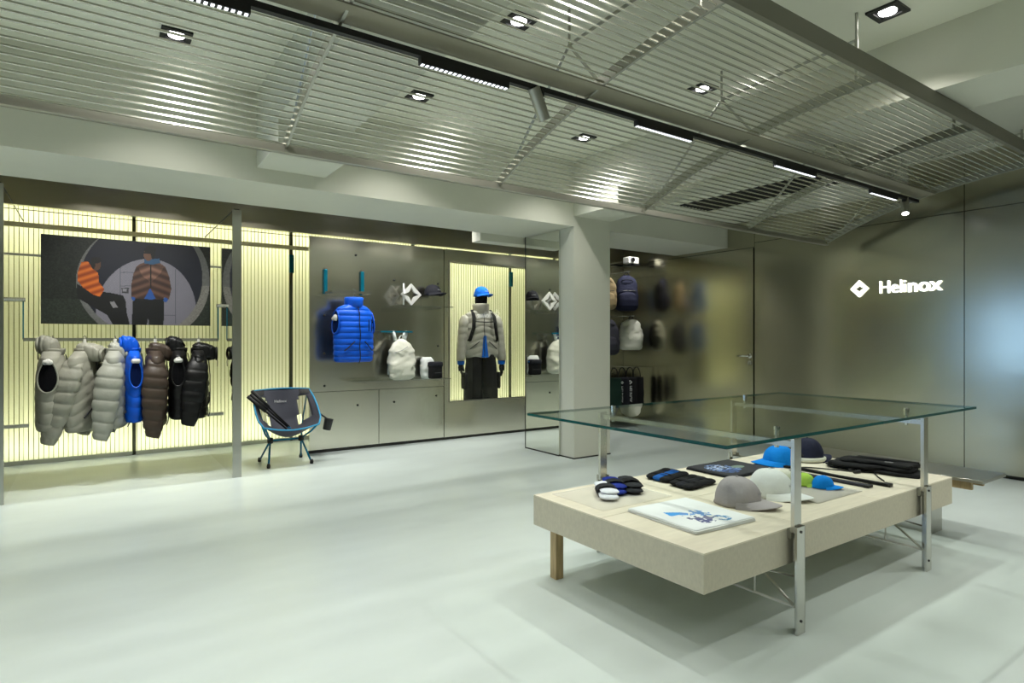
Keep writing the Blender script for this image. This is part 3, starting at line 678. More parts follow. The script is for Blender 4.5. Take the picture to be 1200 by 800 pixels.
cu.xf(Matrix.Translation((0.335, -0.13, 0.285)) @ Matrix.Rotation(0.22, 4, 'Y')); cu.build('cup_holder', 'rubber', ch, smooth=True)
MB().tube([(0.275, -0.12, 0.44), (0.30, -0.12, 0.42), (0.345, -0.13, 0.385)], 0.008, 6).build('holder_strap', 'rubber', ch)
tp = T('folded_poles', 'black folded poles with blue tips leaning across the camping chair', 'poles', (1.43, 5.70, 0))
for a, b in (((-0.285, 0.0, 0.665), (0.03, -0.02, 0.325)), ((-0.325, -0.03, 0.62), (0.0, -0.06, 0.31)), ((-0.30, -0.015, 0.635), (0.01, -0.04, 0.33))):
    a = Vector(a); b = Vector(b); MB().tube([a, a+(b-a)*0.45], 0.016, 10).build('grip', 'rubber', tp, smooth=True)
    MB().tube([a+(b-a)*0.45, b], 0.008, 8).build('shaft', 'c_black', tp, smooth=True)
    MB().tube([b, b+(b-a).normalized()*0.02], 0.007, 8).build('tip', 'chairblue', tp)

# ================================================================== vest and goods on the steel wall
rk = T('garment_rack', 'short steel hanging bar on two blue wall brackets above the blue vest', 'rack', (0, 6.0, 0))
for x in (1.885, 2.262):
    B(x-0.018, x+0.018, -0.03, 0, 1.57, 1.815).build('bracket', 'teal', rk, bevel=0.003)
    B(x-0.012, x+0.012, -0.03, 0, 1.815, 1.828).build('cap', 'bar_steel', rk)
B(1.873, 1.897, -0.24, -0.03, 1.572, 1.590).build('arm', 'bar_steel', rk); B(2.25, 2.274, -0.24, -0.03, 1.572, 1.590).build('arm', 'bar_steel', rk)
B(1.873, 2.274, -0.252, -0.24, 1.570, 1.592).build('bar', 'bar_steel', rk)
VX, VY = 2.085, 5.745
t = T('puffer_vest', 'bright blue sleeveless puffer vest with stand collar on the steel wall', 'vest', (VX, VY, 0.90), 0.22)
garment(t, 'bluejk', 'shaded_blue_lining', w=0.42, d=0.20, L=0.56, sleeves=False, hood=0, sp=0.056, seed=4)
MB().tube([(0.10, -0.112, 0.30), (0.145, -0.095, 0.30), (0.145, -0.095, 0.41), (0.10, -0.112, 0.41)], 0.004, 6, True).build('chest_pocket', 'zip', t)
h = T('coat_hanger', 'pale hanger inside the blue vest on the steel wall', 'hanger', (VX, VY, 1.42), 0.22)
MB().tube([(-0.215, 0, -0.115), (-0.17, 0, -0.062), (-0.05, 0, -0.018), (0, 0, -0.005), (0.05, 0, -0.018), (0.17, 0, -0.062), (0.215, 0, -0.115)], [0.034, 0.034, 0.02, 0.015, 0.02, 0.034, 0.034], 12, flat=0.8).build('shoulder_bar', 'white_plastic', h, smooth=True)
MB().tube([(0, 0, -0.005), (0, 0, 0.15)] + [(0.02*math.sin(a), 0, 0.17-0.02*math.cos(a)) for a in lin(0.2, 4.0, 10)], 0.0035, 8).build('hook', 'chrome', h)

def shelf(lab, x0, x1, z, edge, dep=0.26, bz=0.0):
    t = T('glass_shelf', lab, 'shelf', (0, 6.0, z))
    B(x0, x1, -dep, -0.002, -0.008, 0).build('glass_plate', 'clear', t)
    MB().box(x0, x1, -dep-0.002, -dep, -0.008, 0).box(x0-0.002, x0, -dep, -0.002, -0.008, 0).box(x1, x1+0.002, -dep, -0.002, -0.008, 0).build('glass_edge', edge, t)
    for x in (x0+0.12, x1-0.12): B(x-0.006, x+0.006, -0.2, 0, -0.026, -0.008).build('bracket', 'bar_steel', t)
    return t
shelf('upper glass shelf under the dark cap and diamond stand', 2.56, 3.19, 1.475, 'bar_steel')
shelf('lower glass shelf under the white backpack', 2.12, 3.16, 0.705, 'bar_steel')
t = T('hanging_bar', 'short blue bar on the steel wall holding the white backpack', 'rack', (0, 6.0, 1.20))
B(2.39, 2.74, -0.20, -0.18, -0.008, 0.008).build('bar', 'teal', t)
for x in (2.42, 2.71): B(x-0.006, x+0.006, -0.18, 0, -0.006, 0.006).build('arm', 'bar_steel', t)
t = T('diamond_stand', 'silver diamond emblem ornament standing on the upper glass shelf', 'ornament', (2.745, 5.85, 1.475))
diamond_mb(0.115, 0.014, 0.74).xf(Matrix.Translation((0, 0, 0.118)) @ face('y-')).build('diamond', 'silver', t)
diamond_mb(0.115, 0.008, 0.74).xf(Matrix.Translation((-0.085, 0.0, 0.118)) @ Matrix.Rotation(math.radians(70), 4, 'Z') @ face('y-')).build('diamond', 'silver', t)
B(-0.05, 0.05, -0.03, 0.03, 0, 0.006).build('base', 'bar_steel', t)
cp = T('cap_stand', 'thin steel stand holding the dark cap on the upper shelf', 'stand', (3.0, 5.86, 1.475))
MB().tube([(0, 0, 0.0), (0, 0, 0.13)], 0.004, 8).build('rod', 'bar_steel', cp); B(-0.04, 0.04, -0.04, 0.04, 0, 0.005).build('base', 'bar_steel', cp)
cap('baseball_cap', 'dark charcoal baseball cap with white lettering on the upper glass shelf', 'c_dark', (3.0, 5.86, 1.597), math.radians(25), 1.0, logo='logo_white')

def backpack(t, m, w, h, d, nz=0.012, seed=0.0, strap='c_black', pocket=True, hang=0.0, drape=0.0):
    keys = ([0, .04, .12, .4, .7, .88, .96, 1], [w*.33, w*.44, w*.49, w*.5, w*.46, w*.36, w*.24, w*.08], [d*.30, d*.42, d*.5, d*.48, d*.4, d*.3, d*.2, d*.06])
    MB().rings(srings(keys, lin(0, h, 36), 40, 2.6, nz=nz, seed=seed)).build('body', m, t, smooth=True)
    if pocket:
        k2 = ([0, .1, .5, .85, 1], [w*.28, w*.38, w*.39, w*.34, w*.15], [d*.10, d*.2, d*.22, d*.15, d*.04])
        MB().rings(srings(k2, lin(h*.08, h*.52, 20), 32, 2.8, nz=nz*.8, seed=seed+3, c=lambda q: (0, -d*.42))).build('pocket', m, t, smooth=True)
        MB().tube([(w*.36*math.sin(a), -d*.40-d*.08*math.cos(a), h*.55) for a in lin(-1.3, 1.3, 12)], 0.004, 6).build('zipper', 'zip', t)
        MB().tube([(w*.34*math.sin(a), -d*.36*math.cos(a)-0.01, h*(.74+.12*math.cos(a))) for a in lin(-1.5, 1.5, 14)], 0.004, 6).build('zipper', 'zip', t)
    MB().tube([(0.03*math.cos(a), 0.0, h*0.97+0.05*math.sin(a)) for a in lin(0, PI, 10)], 0.006, 6).build('handle', strap, t)
    for s in (-1, 1):
        MB().tube([(s*w*.14, d*.2, h*.92), (s*w*.26, d*.5, h*.75), (s*w*.32, d*.55, h*.45), (s*w*.4, d*.4, h*.12)], 0.018, 8, flat=0.4).build('shoulder_strap', strap, t, smooth=True)
t = T('backpack', 'crumpled white backpack hung by its straps over the lower shelf', 'backpack', (2.625, 5.82, 0.707), 0.15)
backpack(t, 'c_offwhite', 0.30, 0.42, 0.17, 0.022, 2.0, 'c_white', False)
for s in (-1, 1):
    MB().tube([(s*0.05-0.02, -0.01, 0.40), (s*0.07-0.02, -0.01, 0.46), (s*0.075-0.02, 0.0, 0.50), (s*0.07-0.02, 0.02, 0.49), (s*0.05-0.02, 0.03, 0.40)], 0.015, 8, flat=0.3).build('hanging_strap', 'c_white', t, smooth=True)
MB().tube([(-0.12, -0.055, 0.28), (-0.05, -0.08, 0.30), (0.02, -0.085, 0.34)], 0.003, 6).build('zipper', 'logo_grey', t)
t = T('pouch', 'small black zip pouch with flap on the lower glass shelf', 'pouch', (3.005, 5.80, 0.707), 0.2)
MB().rings(srings(([0, .06, .94, 1], [.068, .075, .073, .06], [.045, .05, .048, .035]), lin(0, 0.165, 16), 32, 4, nz=0.005)).build('body', 'c_black', t, smooth=True)
MB().rings(srings(([0, .2, .9, 1], [.074, .08, .078, .06], [.05, .056, .052, .035]), lin(0.125, 0.178, 8), 32, 4)).build('lid', 'c_dark', t, smooth=True)
MB().tube([(-0.05, -0.056, 0.06), (0.05, -0.056, 0.06)], 0.004, 6).build('zipper', 'zip', t)
B(0.07, 0.084, -0.02, 0.0, 0.145, 0.16).build('pull_tab', 'c_blue', t)
t = T('rolled_towel', 'white rolled cloth standing behind the black pouch on the lower shelf', 'towel', (2.955, 5.90, 0.707))
MB().rings(srings(([0, .1, .85, 1], [.06, .07, .075, .045], [.05, .06, .06, .04]), lin(0, 0.225, 18), 28, 2.6, nz=0.012)).build('cloth_roll', 'c_white', t, smooth=True)
MB().tube([(0.075*math.cos(a), 0.063*math.sin(a), 0.13) for a in lin(0, 2*PI*19/20, 20)], 0.006, 6, True).build('band', 'c_offwhite', t)

# ================================================================== mannequin in the lit window
mq = T('mannequin', 'black mannequin in grey puffer jacket, blue cap and black cargo trousers', 'mannequin', (3.945, 6.40, 0.0), -0.25)
hk = ([0, .12, .3, .5, .7, .88, 1], [.045, .048, .062, .074, .076, .06, .02], [.05, .055, .085, .095, .098, .08, .03])
MB().rings(srings(hk, lin(1.44, 1.735, 26), 32, 2.1, lambda x, y, z: 0.012*math.exp(-((z-1.60)/0.022)**2-(x/0.014)**2) if y < 0 else 0, c=lambda q: (0, -0.02*q))).build('head', 'c_black', mq, smooth=True)
jt = bpy.data.objects.new('jacket', None); C.objects.link(jt); jt.parent = mq; jt.location = (0, 0, 0.90)
garment(jt, 'mannjk', 'lining', w=0.46, d=0.27, L=0.585, sleeves=False, hood=0, chev=0.35, sp=0.08, amp=0.014, seed=9, collar=False)
for ob in [o for o in list(jt.children) if o.name.startswith(('armhole', 'lining'))]: bpy.data.objects.remove(ob)
for s in (-1, 1):
    MB().rings([[(p[0], p[1], p[2]) for p in r] for r in [[Vector((s*(0.19+0.075*q**0.8)+0.066*float(np.interp(q, [0, .05, .15, .9, 1], [.35, .8, 1.05, .85, .75]))*math.cos(2*PI*k/20)*(1+.06*abs(math.sin(q*22))), -0.03*q+0.075*float(np.interp(q, [0, .05, .15, .9, 1], [.35, .8, 1.1, .85, .75]))*math.sin(2*PI*k/20)*(1+.06*abs(math.sin(q*22))), 0.53-0.565*q)) for k in range(20)] for q in lin(0, 1, 40)]]).build('sleeve', 'mannjk', jt, smooth=True)
    MB().lathe([(0.036, 0), (0.044, 0.01), (0.046, 0.05), (0.03, 0.055)], (s*0.262, -0.03, -0.085), 18).build('cuff', 'c_mannblue', jt, smooth=True)
    hnd = MB().tube([(s*0.262, -0.03, -0.07), (s*0.263, -0.035, -0.115), (s*0.262, -0.04, -0.16)], [0.026, 0.038, 0.034], 12, flat=0.55)
    for i_, (dy, ln) in enumerate(((-0.030, 0.070), (-0.010, 0.080), (0.010, 0.074), (0.028, 0.058))):
        hnd.tube([(s*0.262, -0.04+dy*0.9, -0.15), (s*0.257, -0.045+dy, -0.15-ln*0.55), (s*0.245, -0.048+dy, -0.15-ln)], [0.010, 0.009, 0.006], 8)
    hnd.tube([(s*0.255, -0.065, -0.105), (s*0.245, -0.09, -0.135), (s*0.24, -0.095, -0.165)], [0.011, 0.010, 0.007], 8)
    hnd.xf(Matrix.Translation((0, 0, 0.90))); hnd.build('hand', 'c_black', mq, smooth=True)
    MB().tube([(s*0.115, -0.02, 0.585), (s*0.13, -0.145, 0.50), (s*0.14, -0.165, 0.36), (s*0.175, -0.12, 0.22), (s*0.19, 0.0, 0.17)], 0.022, 8, flat=0.4).build('backpack_strap', 'c_black', jt, smooth=True)
MB().tube([(-0.13, -0.168, 0.44), (0, -0.175, 0.435), (0.13, -0.168, 0.44)], 0.007, 6).build('chest_strap', 'c_black', jt)
rs = []
for r_, z in ((1.15, 0.55), (1.25, 0.59), (1.2, 0.63), (1.28, 0.67), (1.16, 0.685), (1.02, 0.66), (0.95, 0.60)):
    rs.append([(0.082*r_*math.cos(2*PI*k/28), 0.095*r_*math.sin(2*PI*k/28)+0.03*(z-0.55)*4*math.sin(2*PI*k/28), z-0.02) for k in range(28)])
MB().rings(rs, True, (False, False)).build('hood', 'mannjk', jt, smooth=True)
MB().rings([[(-0.028-0.0*q+0.022*q, -0.148, 0.0+0.27*q), (0.055-0.03*q, -0.144, 0.27*q), (0.055-0.03*q, -0.13, 0.27*q), (-0.028+0.022*q, -0.13, 0.27*q)] for q in (0.02, 0.5, 1.0)]).build('blue_midlayer', 'c_mannblue', jt)
trs = MB(); zs_ = lin(0.03, 0.94, 40)
for s in (-1, 1):
    trs.rings(srings(([0, .05, .5, .85, 1], [.115, .118, .108, .10, .09], [.13, .135, .13, .13, .12]), zs_, 28, 2.3, nz=0.012, seed=s*4, c=lambda q, s=s: (s*(0.115-0.028*q), 0)))
trs.build('trousers', 'c_black', mq, smooth=True)
for s in (-1, 1):
    MB().rings(srings(([0, .1, .9, 1], [.018, .022, .022, .016], [.07, .08, .08, .07]), lin(0.52, 0.72, 10), 24, 4, c=lambda q, s=s: (s*0.215, -0.01))).build('cargo_pocket', 'c_black', mq, smooth=True)
    MB().rings(srings(([0, .4, 1], [.045, .05, .03], [.13, .12, .05]), lin(0, 0.08, 6), 20, 2.4, c=lambda q, s=s: (s*0.10, -0.07+0.06*q))).build('shoe', 'c_black', mq, smooth=True)
cap('cap', None, 'c_mannblue', (0, -0.02, 1.655), 0.45, 1.06, logo='logo_white', parent=mq)
t = T('backpack', 'black backpack on the back of the mannequin', 'backpack', (3.985, 6.60, 0.98), -0.25)
backpack(t, 'c_black', 0.26, 0.46, 0.15, 0.008, 5.0)

# ================================================================== bags in the alcove behind the pillar
def hangbag(lab, m, x, zt, w, h, d, group, nz=0.012, rz=-0.6, y=5.60, plab='', pocket=True, seed=1.0):
    t = T('backpack', lab, 'backpack', (x, y, zt-h-0.05), rz, group)
    backpack(t, m, w, h, d, nz, seed, 'c_black', pocket)
    p = T('wall_peg', 'steel wall peg holding the ' + plab, 'peg', (x, 6.0, zt-0.008), 0, 'pegs on the alcove wall')
    MB().tube([(0, 0, 0), (0, y-6.06, 0)], 0.006, 8).build('pin', 'bar_steel', p, smooth=True)
    MB().lathe([(0.022, 0), (0.022, 0.006)], n=14).xf(Matrix.Rotation(PI/2, 4, 'X')).build('rosette', 'bar_steel', p)
G = 'backpacks in the alcove behind the pillar'
hangbag('navy backpack with bungee cords on the upper peg of the alcove', 'c_navy', 5.66, 2.005, 0.30, 0.46, 0.17, G, plab='navy backpack', seed=11)
hangbag('white teardrop backpack on the middle peg of the alcove', 'c_offwhite', 5.74, 1.44, 0.32, 0.40, 0.18, G, 0.02, plab='white teardrop backpack', pocket=False, seed=12)
hangbag('tan backpack half hidden by the pillar, upper row', 'c_tan', 5.28, 1.97, 0.30, 0.42, 0.17, G, plab='tan backpack', seed=13)
hangbag('charcoal backpack half hidden by the pillar, middle row', 'c_char', 5.30, 1.44, 0.34, 0.46, 0.18, G, plab='charcoal backpack', seed=14)
hangbag('blue backpack reflected in the far wall, upper row behind the pillar', 'c_bagblue', 4.85, 2.0, 0.30, 0.46, 0.17, G, plab='upper blue backpack', seed=15)
hangbag('blue backpack reflected in the far wall, middle row behind the pillar', 'c_bagblue', 4.87, 1.44, 0.30, 0.42, 0.17, G, plab='middle blue backpack', seed=16)
br = T('tote_rail', 'steel rail carrying the black totes in the alcove', 'rail', (0, 5.62, 0.76))
B(5.05, 5.95, -0.006, 0.006, -0.006, 0.006).build('bar', 'bar_steel', br)
for x in (5.12, 5.88): B(x-0.006, x+0.006, 0.006, 0.38, -0.005, 0.005).build('arm', 'bar_steel', br)
for i_, (x, m, lab, tx_) in enumerate(((5.84, 'c_black', 'plain black tote nearest the corner of the alcove', 0), (5.72, 'c_black', 'black tote with large vertical Helinox lettering in the alcove', 0.085), (5.58, 'c_dark', 'black tote with small vertical Helinox lettering in the alcove', 0.055), (5.44, 'c_green', 'dark green tote beside the pillar edge in the alcove', 0))):
    t = T('tote_bag', lab, 'tote bag', (x, 5.60, 0.28), -0.75, 'totes hanging on the alcove rail')
    MB().rings(srings(([0, .05, .5, .95, 1], [.09, .10, .095, .09, .085], [.02, .035, .04, .03, .02]), lin(0, 0.36, 20), 28, 4, nz=0.008, seed=i_*2.)).build('body', m, t, smooth=True)
    MB().tube([(0.05*math.cos(a), 0, 0.355+0.13*math.sin(a)) for a in lin(0, PI, 14)], 0.006, 6).build('handle', 'c_black', t)
    if tx_:
        tb = text_mb('HELINOX', tx_*0.8, 0.0006, 0.0008); ln_ = max(v[0] for v in tb.v)
        tb.xf(Matrix.Translation((-0.02, -0.044, 0.25)) @ face('y-') @ Matrix.Rotation(-PI/2, 4, 'Z') @ Matrix.Scale(0.21/ln_, 4, (1, 0, 0))); tb.build('lettering', 'logo_white', t)
        diamond_mb(tx_*0.36, 0.0008, 0.5).xf(Matrix.Translation((0.0, -0.044, 0.295)) @ face('y-')).build('emblem', 'logo_white', t)
pj = T('projector', 'small white projector mounted high in the alcove corner', 'projector', (5.76, 5.62, 2.11))
MB().box(-0.09, 0.09, -0.06, 0.06, 0, 0.085).build('body', 'white_plastic', pj, bevel=0.012)
MB().lathe([(0.028, 0), (0.028, 0.03), (0.02, 0.03), (0.018, 0.01)], n=16).xf(Matrix.Translation((-0.04, -0.06, 0.045)) @ Matrix.Rotation(PI/2, 4, 'X')).build('lens', 'dark', pj)
B(-0.02, 0.1, -0.065, 0.04, -0.018, 0).build('tray', 'dark', pj)
B(-0.015, 0.015, 0.06, 0.38, 0.03, 0.05).build('arm', 'bar_steel', pj)

# ================================================================== display table
SX0, SX1, SY0, SY1, SZ0, SZ1 = 1.674, 3.69, 1.30, 2.25, 0.255, 0.392
tb = T('display_plinth', 'low thick pale wood display slab standing under the glass top', 'display table', (0, 0, 0))
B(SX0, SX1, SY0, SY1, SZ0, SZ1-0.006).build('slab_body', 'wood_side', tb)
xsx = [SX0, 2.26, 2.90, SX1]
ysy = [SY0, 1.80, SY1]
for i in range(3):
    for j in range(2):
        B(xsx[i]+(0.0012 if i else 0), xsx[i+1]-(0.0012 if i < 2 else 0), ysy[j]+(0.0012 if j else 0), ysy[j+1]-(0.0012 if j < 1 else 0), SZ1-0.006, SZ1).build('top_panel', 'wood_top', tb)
for x, y in ((1.775, 2.205), (3.60, 2.205)):
    B(x-0.022, x+0.022, y-0.022, y+0.022, 0, SZ0).build('leg', 'wood_leg', tb, bevel=0.002)
gt = T('glass_table', 'large glass tabletop on steel portal frames straddling the wood slab', 'table', (0, 0, 0))
GX0, GX1, GY0, GY1, GZ0, GZ1 = 1.72, 3.85, 1.245, 2.365, 0.743, 0.755
B(GX0+0.002, GX1-0.002, GY0+0.002, GY1-0.002, GZ0, GZ1).build('glass_top', 'glass', gt)
MB().box(GX0, GX1, GY0, GY0+0.002, GZ0, GZ1).box(GX0, GX1, GY1-0.002, GY1, GZ0, GZ1).box(GX0, GX0+0.002, GY0+0.002, GY1-0.002, GZ0, GZ1).box(GX1-0.002, GX1, GY0+0.002, GY1-0.002, GZ0, GZ1).build('glass_edge', 'teal_edge', gt)
for fx in (2.185, 3.295):
    for s, py, sy in ((-1, 1.276, 1.355), (1, 2.334, 2.255)):
        y0, y1 = (py-0.008, py+0.008)
        po_ = B(fx-0.023, fx+0.023, y0, y1, 0.38, 0.733).build('post', 'bar_steel', gt, bevel=0.001)
        lo = MB().box(fx-0.025, fx+0.027, y0-0.012 if s < 0 else y1+0.001, y0-0.001 if s < 0 else y1+0.012, 0, 0.405)
        lo.box(fx+0.0235, fx+0.028, min(y0, y0)-0.012, y1+0.012, 0, 0.405)
        lo.build('foot_channel', 'bar_steel', gt, bevel=0.001)
        for z in (0.385, 0.05):
            MB().lathe([(0.005, 0), (0.005, 0.003)], n=10).xf(Matrix.Translation((fx, y0-0.012 if s < 0 else y1+0.012, z)) @ Matrix.Rotation(PI/2, 4, 'X')).build('screw', 'dark', gt)
        MB().lathe([(0.009, 0.69), (0.009, 0.757), (0.013, 0.757), (0.013, 0.772), (0.0, 0.773)], (fx, sy, 0), 16).build('standoff', 'chrome', gt, smooth=False)
        B(fx-0.02, fx+0.02, *((py+0.008, 1.30) if s < 0 else (2.25, py-0.008)), 0.355, 0.39).build('clamp', 'fin_edge', gt)
        MB().tube([(fx, py-s*0.01, 0.10), (fx, py-s*0.20, 0.235)], 0.005, 6).build('brace', 'fin_edge', gt)
        MB().tube([(fx-0.0, py-s*0.012, 0.21), (fx-0.11, py-s*0.05, 0.245)], 0.004, 6).build('brace', 'bar_steel', gt)
    B(fx-0.012, fx+0.012, 1.284, 2.326, 0.700, 0.722).build('cross_bar', 'bar_steel', gt)
    MB().tube([(fx, 1.28, 0.095), (fx, 2.33, 0.095)], 0.0055, 8).build('tie_rod', 'white_plastic', gt)
    for q in lin(1.45, 2.16, 4):
        MB().tube([(fx, q, 0.095), (fx, q, 0.25)], 0.004, 6).build('strut', 'white_plastic', gt)

# metal bench beyond the slab
bn = T('metal_bench', 'low brushed metal bench plate beyond the far end of the slab', 'bench', (0, 0, 0))
B(3.86, 4.20, 1.22, 2.42, 0.345, 0.362).build('plate', 'fin_edge', bn, bevel=0.001)
for x in (3.90, 4.06): B(x-0.012, x+0.012, 1.28, 2.38, 0.30, 0.345).build('rail', 'wood_leg', bn)
for y in (1.50, 2.2): B(3.92, 4.08, y-0.012, y+0.012, 0, 0.30).build('leg_plate', 'fin_edge', bn)

# ================================================================== goods on the slab
Z = SZ1
def sheet(lab, x0, x1, y0, y1, z):
    x0, x1, y0, y1 = [q*0.97 for q in (x0, x1, y0, y1)]
    t = tag(B(x0, x1, y0, y1, z, z+0.004).build('acrylic_tray', 'acrylic'), lab, 'tray', 'clear trays on the slab'); return t
sheet('frosted clear tray under the socks', 1.80, 2.24, 1.92, 2.27, Z)
sheet('frosted clear tray under the small green and blue caps', 2.68, 3.08, 1.46, 1.82, Z)
def sock(t, m, x, y, z, rz, l=0.16, w=0.04, h=0.018, name='sock'):
    b = MB(); rs = []
    for i in range(22):
        q = i/21; ww = w*float(np.interp(q, [0, .06, .3, .6, .9, 1], [.5, .9, 1, .9, .95, .4])); hh = h*float(np.interp(q, [0, .06, .3, .6, .9, 1], [.4, .9, 1, .85, .9, .3]))
        rs.append([(-l/2+l*q, ww*math.cos(2*PI*k/18), h+hh*math.sin(2*PI*k/18)+0.002*noise.noise(Vector((q*9, k*.7, x*9)))) for k in range(18)])
    b.rings(rs).xf(Matrix.Translation((x, y, z)) @ Matrix.Rotation(rz, 4, 'Z')); return b.build(name, m, t, smooth=True)
ang = math.radians(-125)
for i_, (m1, m2, x, y, lab) in enumerate((('c_sock', 'c_sockdark', 1.99, 2.10, 'white socks with grey cuff at the front of the sock stack'), ('c_sockblue', 'c_sockdark', 2.09, 2.15, 'royal blue socks in the middle of the sock stack'), ('c_sockdark', 'c_black', 2.17, 2.12, 'black socks at the back of the sock stack'))):
    t = T('sock_pair', lab, 'socks', (x*.97, y*.97, Z+0.005), 0, 'folded sock pairs on the slab')
    sock(t, m1, 0, 0, 0, ang, 0.23, 0.046, 0.013); sock(t, m1, 0.01, 0.012, 0.020, ang+0.08, 0.21, 0.044, 0.011)
    b = MB(); b.rings([[(dx, 0.050*math.cos(2*PI*k/18), 0.024+0.026*math.sin(2*PI*k/18)) for k in range(18)] for dx in (-0.03, 0.03)], True, (False, False)).xf(Matrix.Rotation(ang, 4, 'Z')); b.build('band', m2, t, smooth=True)
def roll(lab, m, m2, x, y, rz, n=3, l=0.24, w=0.035, group='folded fabric gear on the slab'):
    t = T('folded_gear', lab, 'gear', (x*.97, y*.97, Z+0.001), rz, group)
    for i in range(n):
        sock(t, m2 if i == 1 else m, 0.01*i, (i-(n-1)/2)*w*1.35, 0, 0.05*(i-1), l, w*0.9, 0.014, 'fabric_roll')
    for dx in (-0.05, 0.06):
        MB().rings([[(dx+dd, (n*w*0.7)*math.cos(2*PI*k/20), 0.016+0.020*math.sin(2*PI*k/20)) for k in range(20)] for dd in (-0.008, 0.008)], True, (False, False)).build('strap', 'c_black', t)
    MB().tube([(l/2, 0.02, 0.01), (l/2+0.03, 0.03, 0.006), (l/2+0.05, 0.0, 0.004), (l/2+0.03, -0.02, 0.006)], 0.003, 6).build('cord', 'rubber', t)
roll('black and blue folded fabric gear with straps behind the socks', 'c_black', 'c_bagblue', 2.52, 2.20, 0.25, 3, 0.24)
roll('all-black folded fabric gear with cords beside the black and blue one', 'c_black', 'c_dark', 2.50, 2.02, 0.15, 3, 0.24)
# folded tees
def tee_img(dark):
    h, w = 70, 70; v, u = np.meshgrid((np.arange(h)+.5)/h, (np.arange(w)+.5)/w, indexing='ij')
    base = np.array([46, 47, 52.]) if dark else np.array([236, 239, 240.])
    I = np.zeros((h, w, 3))+base; n = blur(blur(rng.random((h, w)))); e = lambda cx, cy, rx, ry: ((u-cx)/rx)**2+((v-cy)/ry)**2
    if dark:
        m = (e(.34, .52, .26, .34) < 1) & (n > .48); I[m] = [112, 140, 195]
        m = (e(.32, .62, .20, .20) < 1) & (n > .54); I[m] = [205, 215, 235]
        m = (e(.30, .30, .16, .14) < 1) & (n > .48); I[m] = [70, 95, 150]
        m = (e(.64, .46, .12, .10) < 1); I[m] = [122, 140, 128]
    else:
        m = inpoly(u, v, [(.22, .66), (.30, .62), (.40, .56), (.46, .50), (.40, .44), (.30, .50), (.18, .50)]); I[m] = [70, 160, 235]
        m = (e(.50, .42, .20, .16) < 1) & (n > .50) & (v > .40-.5*(u-.4)); I[m] = [120, 165, 225]
        m = (e(.36, .34, .09, .09) < 1) & (n > .48); I[m] = [92, 92, 132]
        m = (e(.42, .20, .13, .09) < 1) & (n > .48); I[m] = [88, 92, 138]
        m = (e(.66, .17, .10, .10) < 1) & (n > .48); I[m] = [70, 130, 180]
        m = (e(.56, .26, .10, .07) < 1) & (n > .52); I[m] = [120, 120, 150]
    return I
def tee(lab, m, cx, cy, w, d, rz, dark):
    t = T('folded_tshirt', lab, 'T-shirt', (cx*.97, cy*.97, Z+0.0005), rz)
    zf = lambda u, v: 0.016+0.0035*noise.noise(Vector((u*3, v*3, 5.0*dark)))
    for k in range(3):
        MB().rings(srings(([0, .3, .7, 1], [w*.488, w*.5, w*.5, w*.49], [d*.488, d*.5, d*.5, d*.49]), lin(0.0005+k*0.0042, 0.0042+k*0.0042, 4), 96, 40, nz=0.008, seed=k*3.+dark)).build('fold_layer', m, t)
    paint('print', 'print_tee', t, tee_img(dark), lambda u, v: ((u-.5)*w*.965, (v-.5)*d*.965, 0.0148+0.0012*noise.noise(Vector((u*3, v*3, 5.0*dark)))))
tee('white folded T-shirt with a blue and grey print at the front of the slab', 'c_tee', 2.05, 1.662, 0.345, 0.365, -0.05, 0)
tee('dark grey folded T-shirt with a blue print towards the back of the slab', 'c_teedark', 2.975, 2.13, 0.38, 0.30, 0.0, 1)
GC = 'caps laid on the wood slab'
cap('baseball_cap', 'pale mauve grey baseball cap on the front of the slab', 'c_grey', (2.304, 1.615, Z+0.003), math.radians(18), 1.02, GC, logo='logo_grey')
cap('baseball_cap', 'white baseball cap behind the grey cap on the slab', 'c_white', (2.556, 1.620, Z+0.003), math.radians(10), 1.05, GC, logo='logo_grey')
cap('baseball_cap', 'bright blue baseball cap at the back of the slab', 'c_blue', (3.249, 1.998, Z+0.003), math.radians(-112), 0.98, GC, tall=0.95)
nv = cap('baseball_cap', 'navy cap with grey band beside the bright blue cap', 'c_navy', (3.492, 1.969, Z+0.003), math.radians(80), 1.02, GC, tall=1.12)
MB().tube([(0.086*math.cos(a), 0.101*math.sin(a), 0.014) for a in lin(0, 2*PI*31/32, 32)], 0.010, 8, True, flat=1.3).build('band', 'c_offwhite', nv, smooth=True)
MB().tube([(0.085*math.cos(a), 0.10*math.sin(a)+0.0, 0.03+0.05*math.sin((a-0.6)*2)) for a in lin(0.6, 2.1, 12)], 0.005, 6).build('cord', 'rubber', nv)
GM = 'small packed caps on the clear tray'
cap('packed_cap', 'small bright blue packed cap on the clear tray', 'c_blue', (2.886, 1.552, Z+0.006), math.radians(35), 0.50, GM)
cap('packed_cap', 'small lime green packed cap on the clear tray', 'c_lime', (2.866, 1.634, Z+0.006), math.radians(35), 0.50, GM)
cap('packed_cap', 'small pale grey packed cap on the clear tray', 'c_offwhite', (2.847, 1.722, Z+0.006), math.radians(35), 0.52, GM)
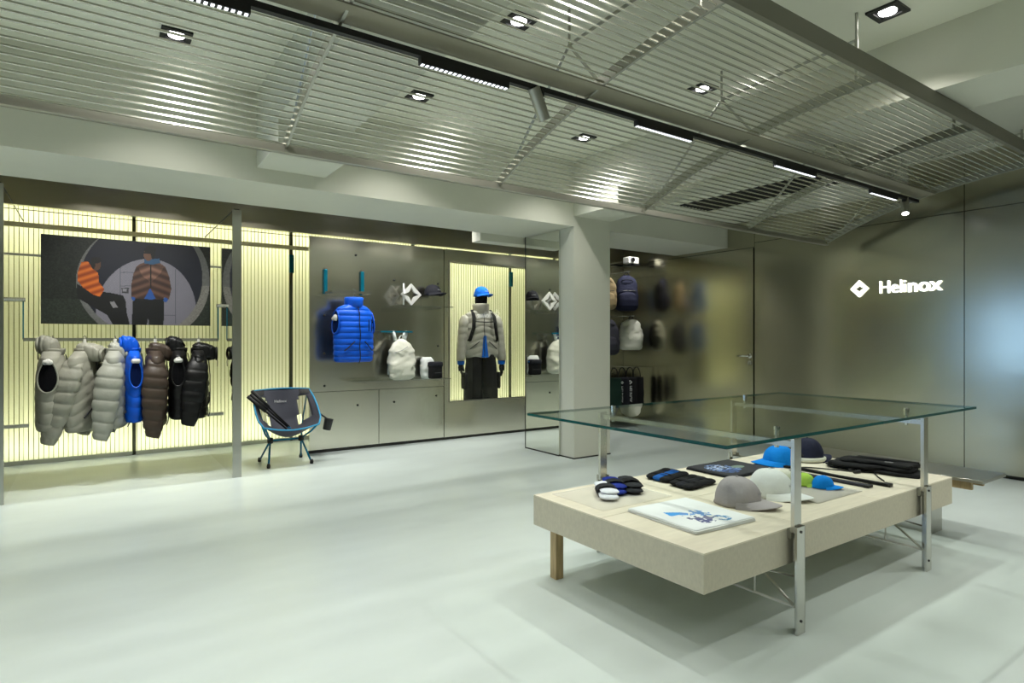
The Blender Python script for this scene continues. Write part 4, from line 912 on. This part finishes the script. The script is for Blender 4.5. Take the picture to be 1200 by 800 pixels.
# belts and trousers
def strapmb(pts, w, th):
    b = MB(); rs = []
    P = [Vector(p) for p in pts]
    for i, p in enumerate(P):
        t_ = (P[min(i+1, len(P)-1)]-P[max(i-1, 0)]); t_.z = 0; t_.normalize(); n = Vector((-t_.y, t_.x, 0))*w/2
        rs.append([p-n, p+n, p+n+Vector((0, 0, th)), p-n+Vector((0, 0, th))])
    return b.rings(rs)
bl = T('webbing_belt', 'long black webbing belt with buckle laid across the slab', 'belt', (-0.10, -0.05, Z+0.001))
strapmb([(3.29+0.006*math.sin(q*5), 1.98-q*0.54, 0.002*math.sin(q*9)+0.002) for q in lin(0, 1, 16)], 0.026, 0.010).build('strap', 'c_black', bl)
B(3.272, 3.306, 1.425, 1.462, 0.0, 0.016).build('buckle', 'rubber', bl, bevel=0.003)
bl = T('webbing_belt', 'grey black flat strap lying beside the small packed caps', 'belt', (-0.10, -0.05, Z+0.001))
strapmb([(3.19-0.004*math.sin(q*4), 1.90-q*0.42, 0.001) for q in lin(0, 1, 12)], 0.042, 0.010).build('strap', 'c_char', bl)
B(3.165, 3.215, 1.475, 1.50, 0, 0.013).build('end_clip', 'rubber', bl, bevel=0.003)
cd = T('cord_toggle', 'thin black cord with toggles lying on the slab before the trousers', 'cord', (-0.10, -0.05, Z+0.001))
MB().tube([(3.33+0.25*q, 1.92-0.30*q+0.04*math.sin(q*7), 0.004) for q in lin(0, 1, 20)] + [(3.45, 1.56, 0.004), (3.38, 1.50, 0.004)], 0.0035, 6).build('cord', 'rubber', cd)
for x, y in ((3.50, 1.72), (3.54, 1.70), (3.47, 1.68)): MB().tube([(x-0.02, y, 0.009), (x+0.02, y-0.01, 0.009)], 0.009, 8).build('toggle', 'rubber', cd)
pt = T('folded_trousers', 'black folded trousers at the far end of the slab', 'trousers', (3.521, 1.610, Z+0.001), math.radians(100))
for k, (dx, dy, w_, d_, z_) in enumerate(((0, 0, 0.44, 0.19, 0.0), (0.01, 0.008, 0.41, 0.17, 0.02), (-0.025, 0.0, 0.33, 0.14, 0.038))):
    MB().rings(srings(([0, .3, .7, 1], [w_*.47, w_*.5, w_*.5, w_*.46], [d_*.47, d_*.5, d_*.5, d_*.44]), lin(z_, z_+0.021, 6), 72, 6, nz=0.045, seed=k*5., c=lambda q, dx=dx, dy=dy: (dx, dy))).build('fold_layer', 'c_black', pt, smooth=False)
MB().tube([(-0.20, -0.06, 0.058), (-0.05, -0.02, 0.062), (0.08, -0.03, 0.060), (0.12, 0.02, 0.05)], [0.012, 0.018, 0.016, 0.010], 10, flat=0.5).build('crease', 'c_black', pt, smooth=True)
B(-0.10, -0.06, 0.02, 0.032, 0.058, 0.0605).build('label_tab', 'logo_grey', pt)
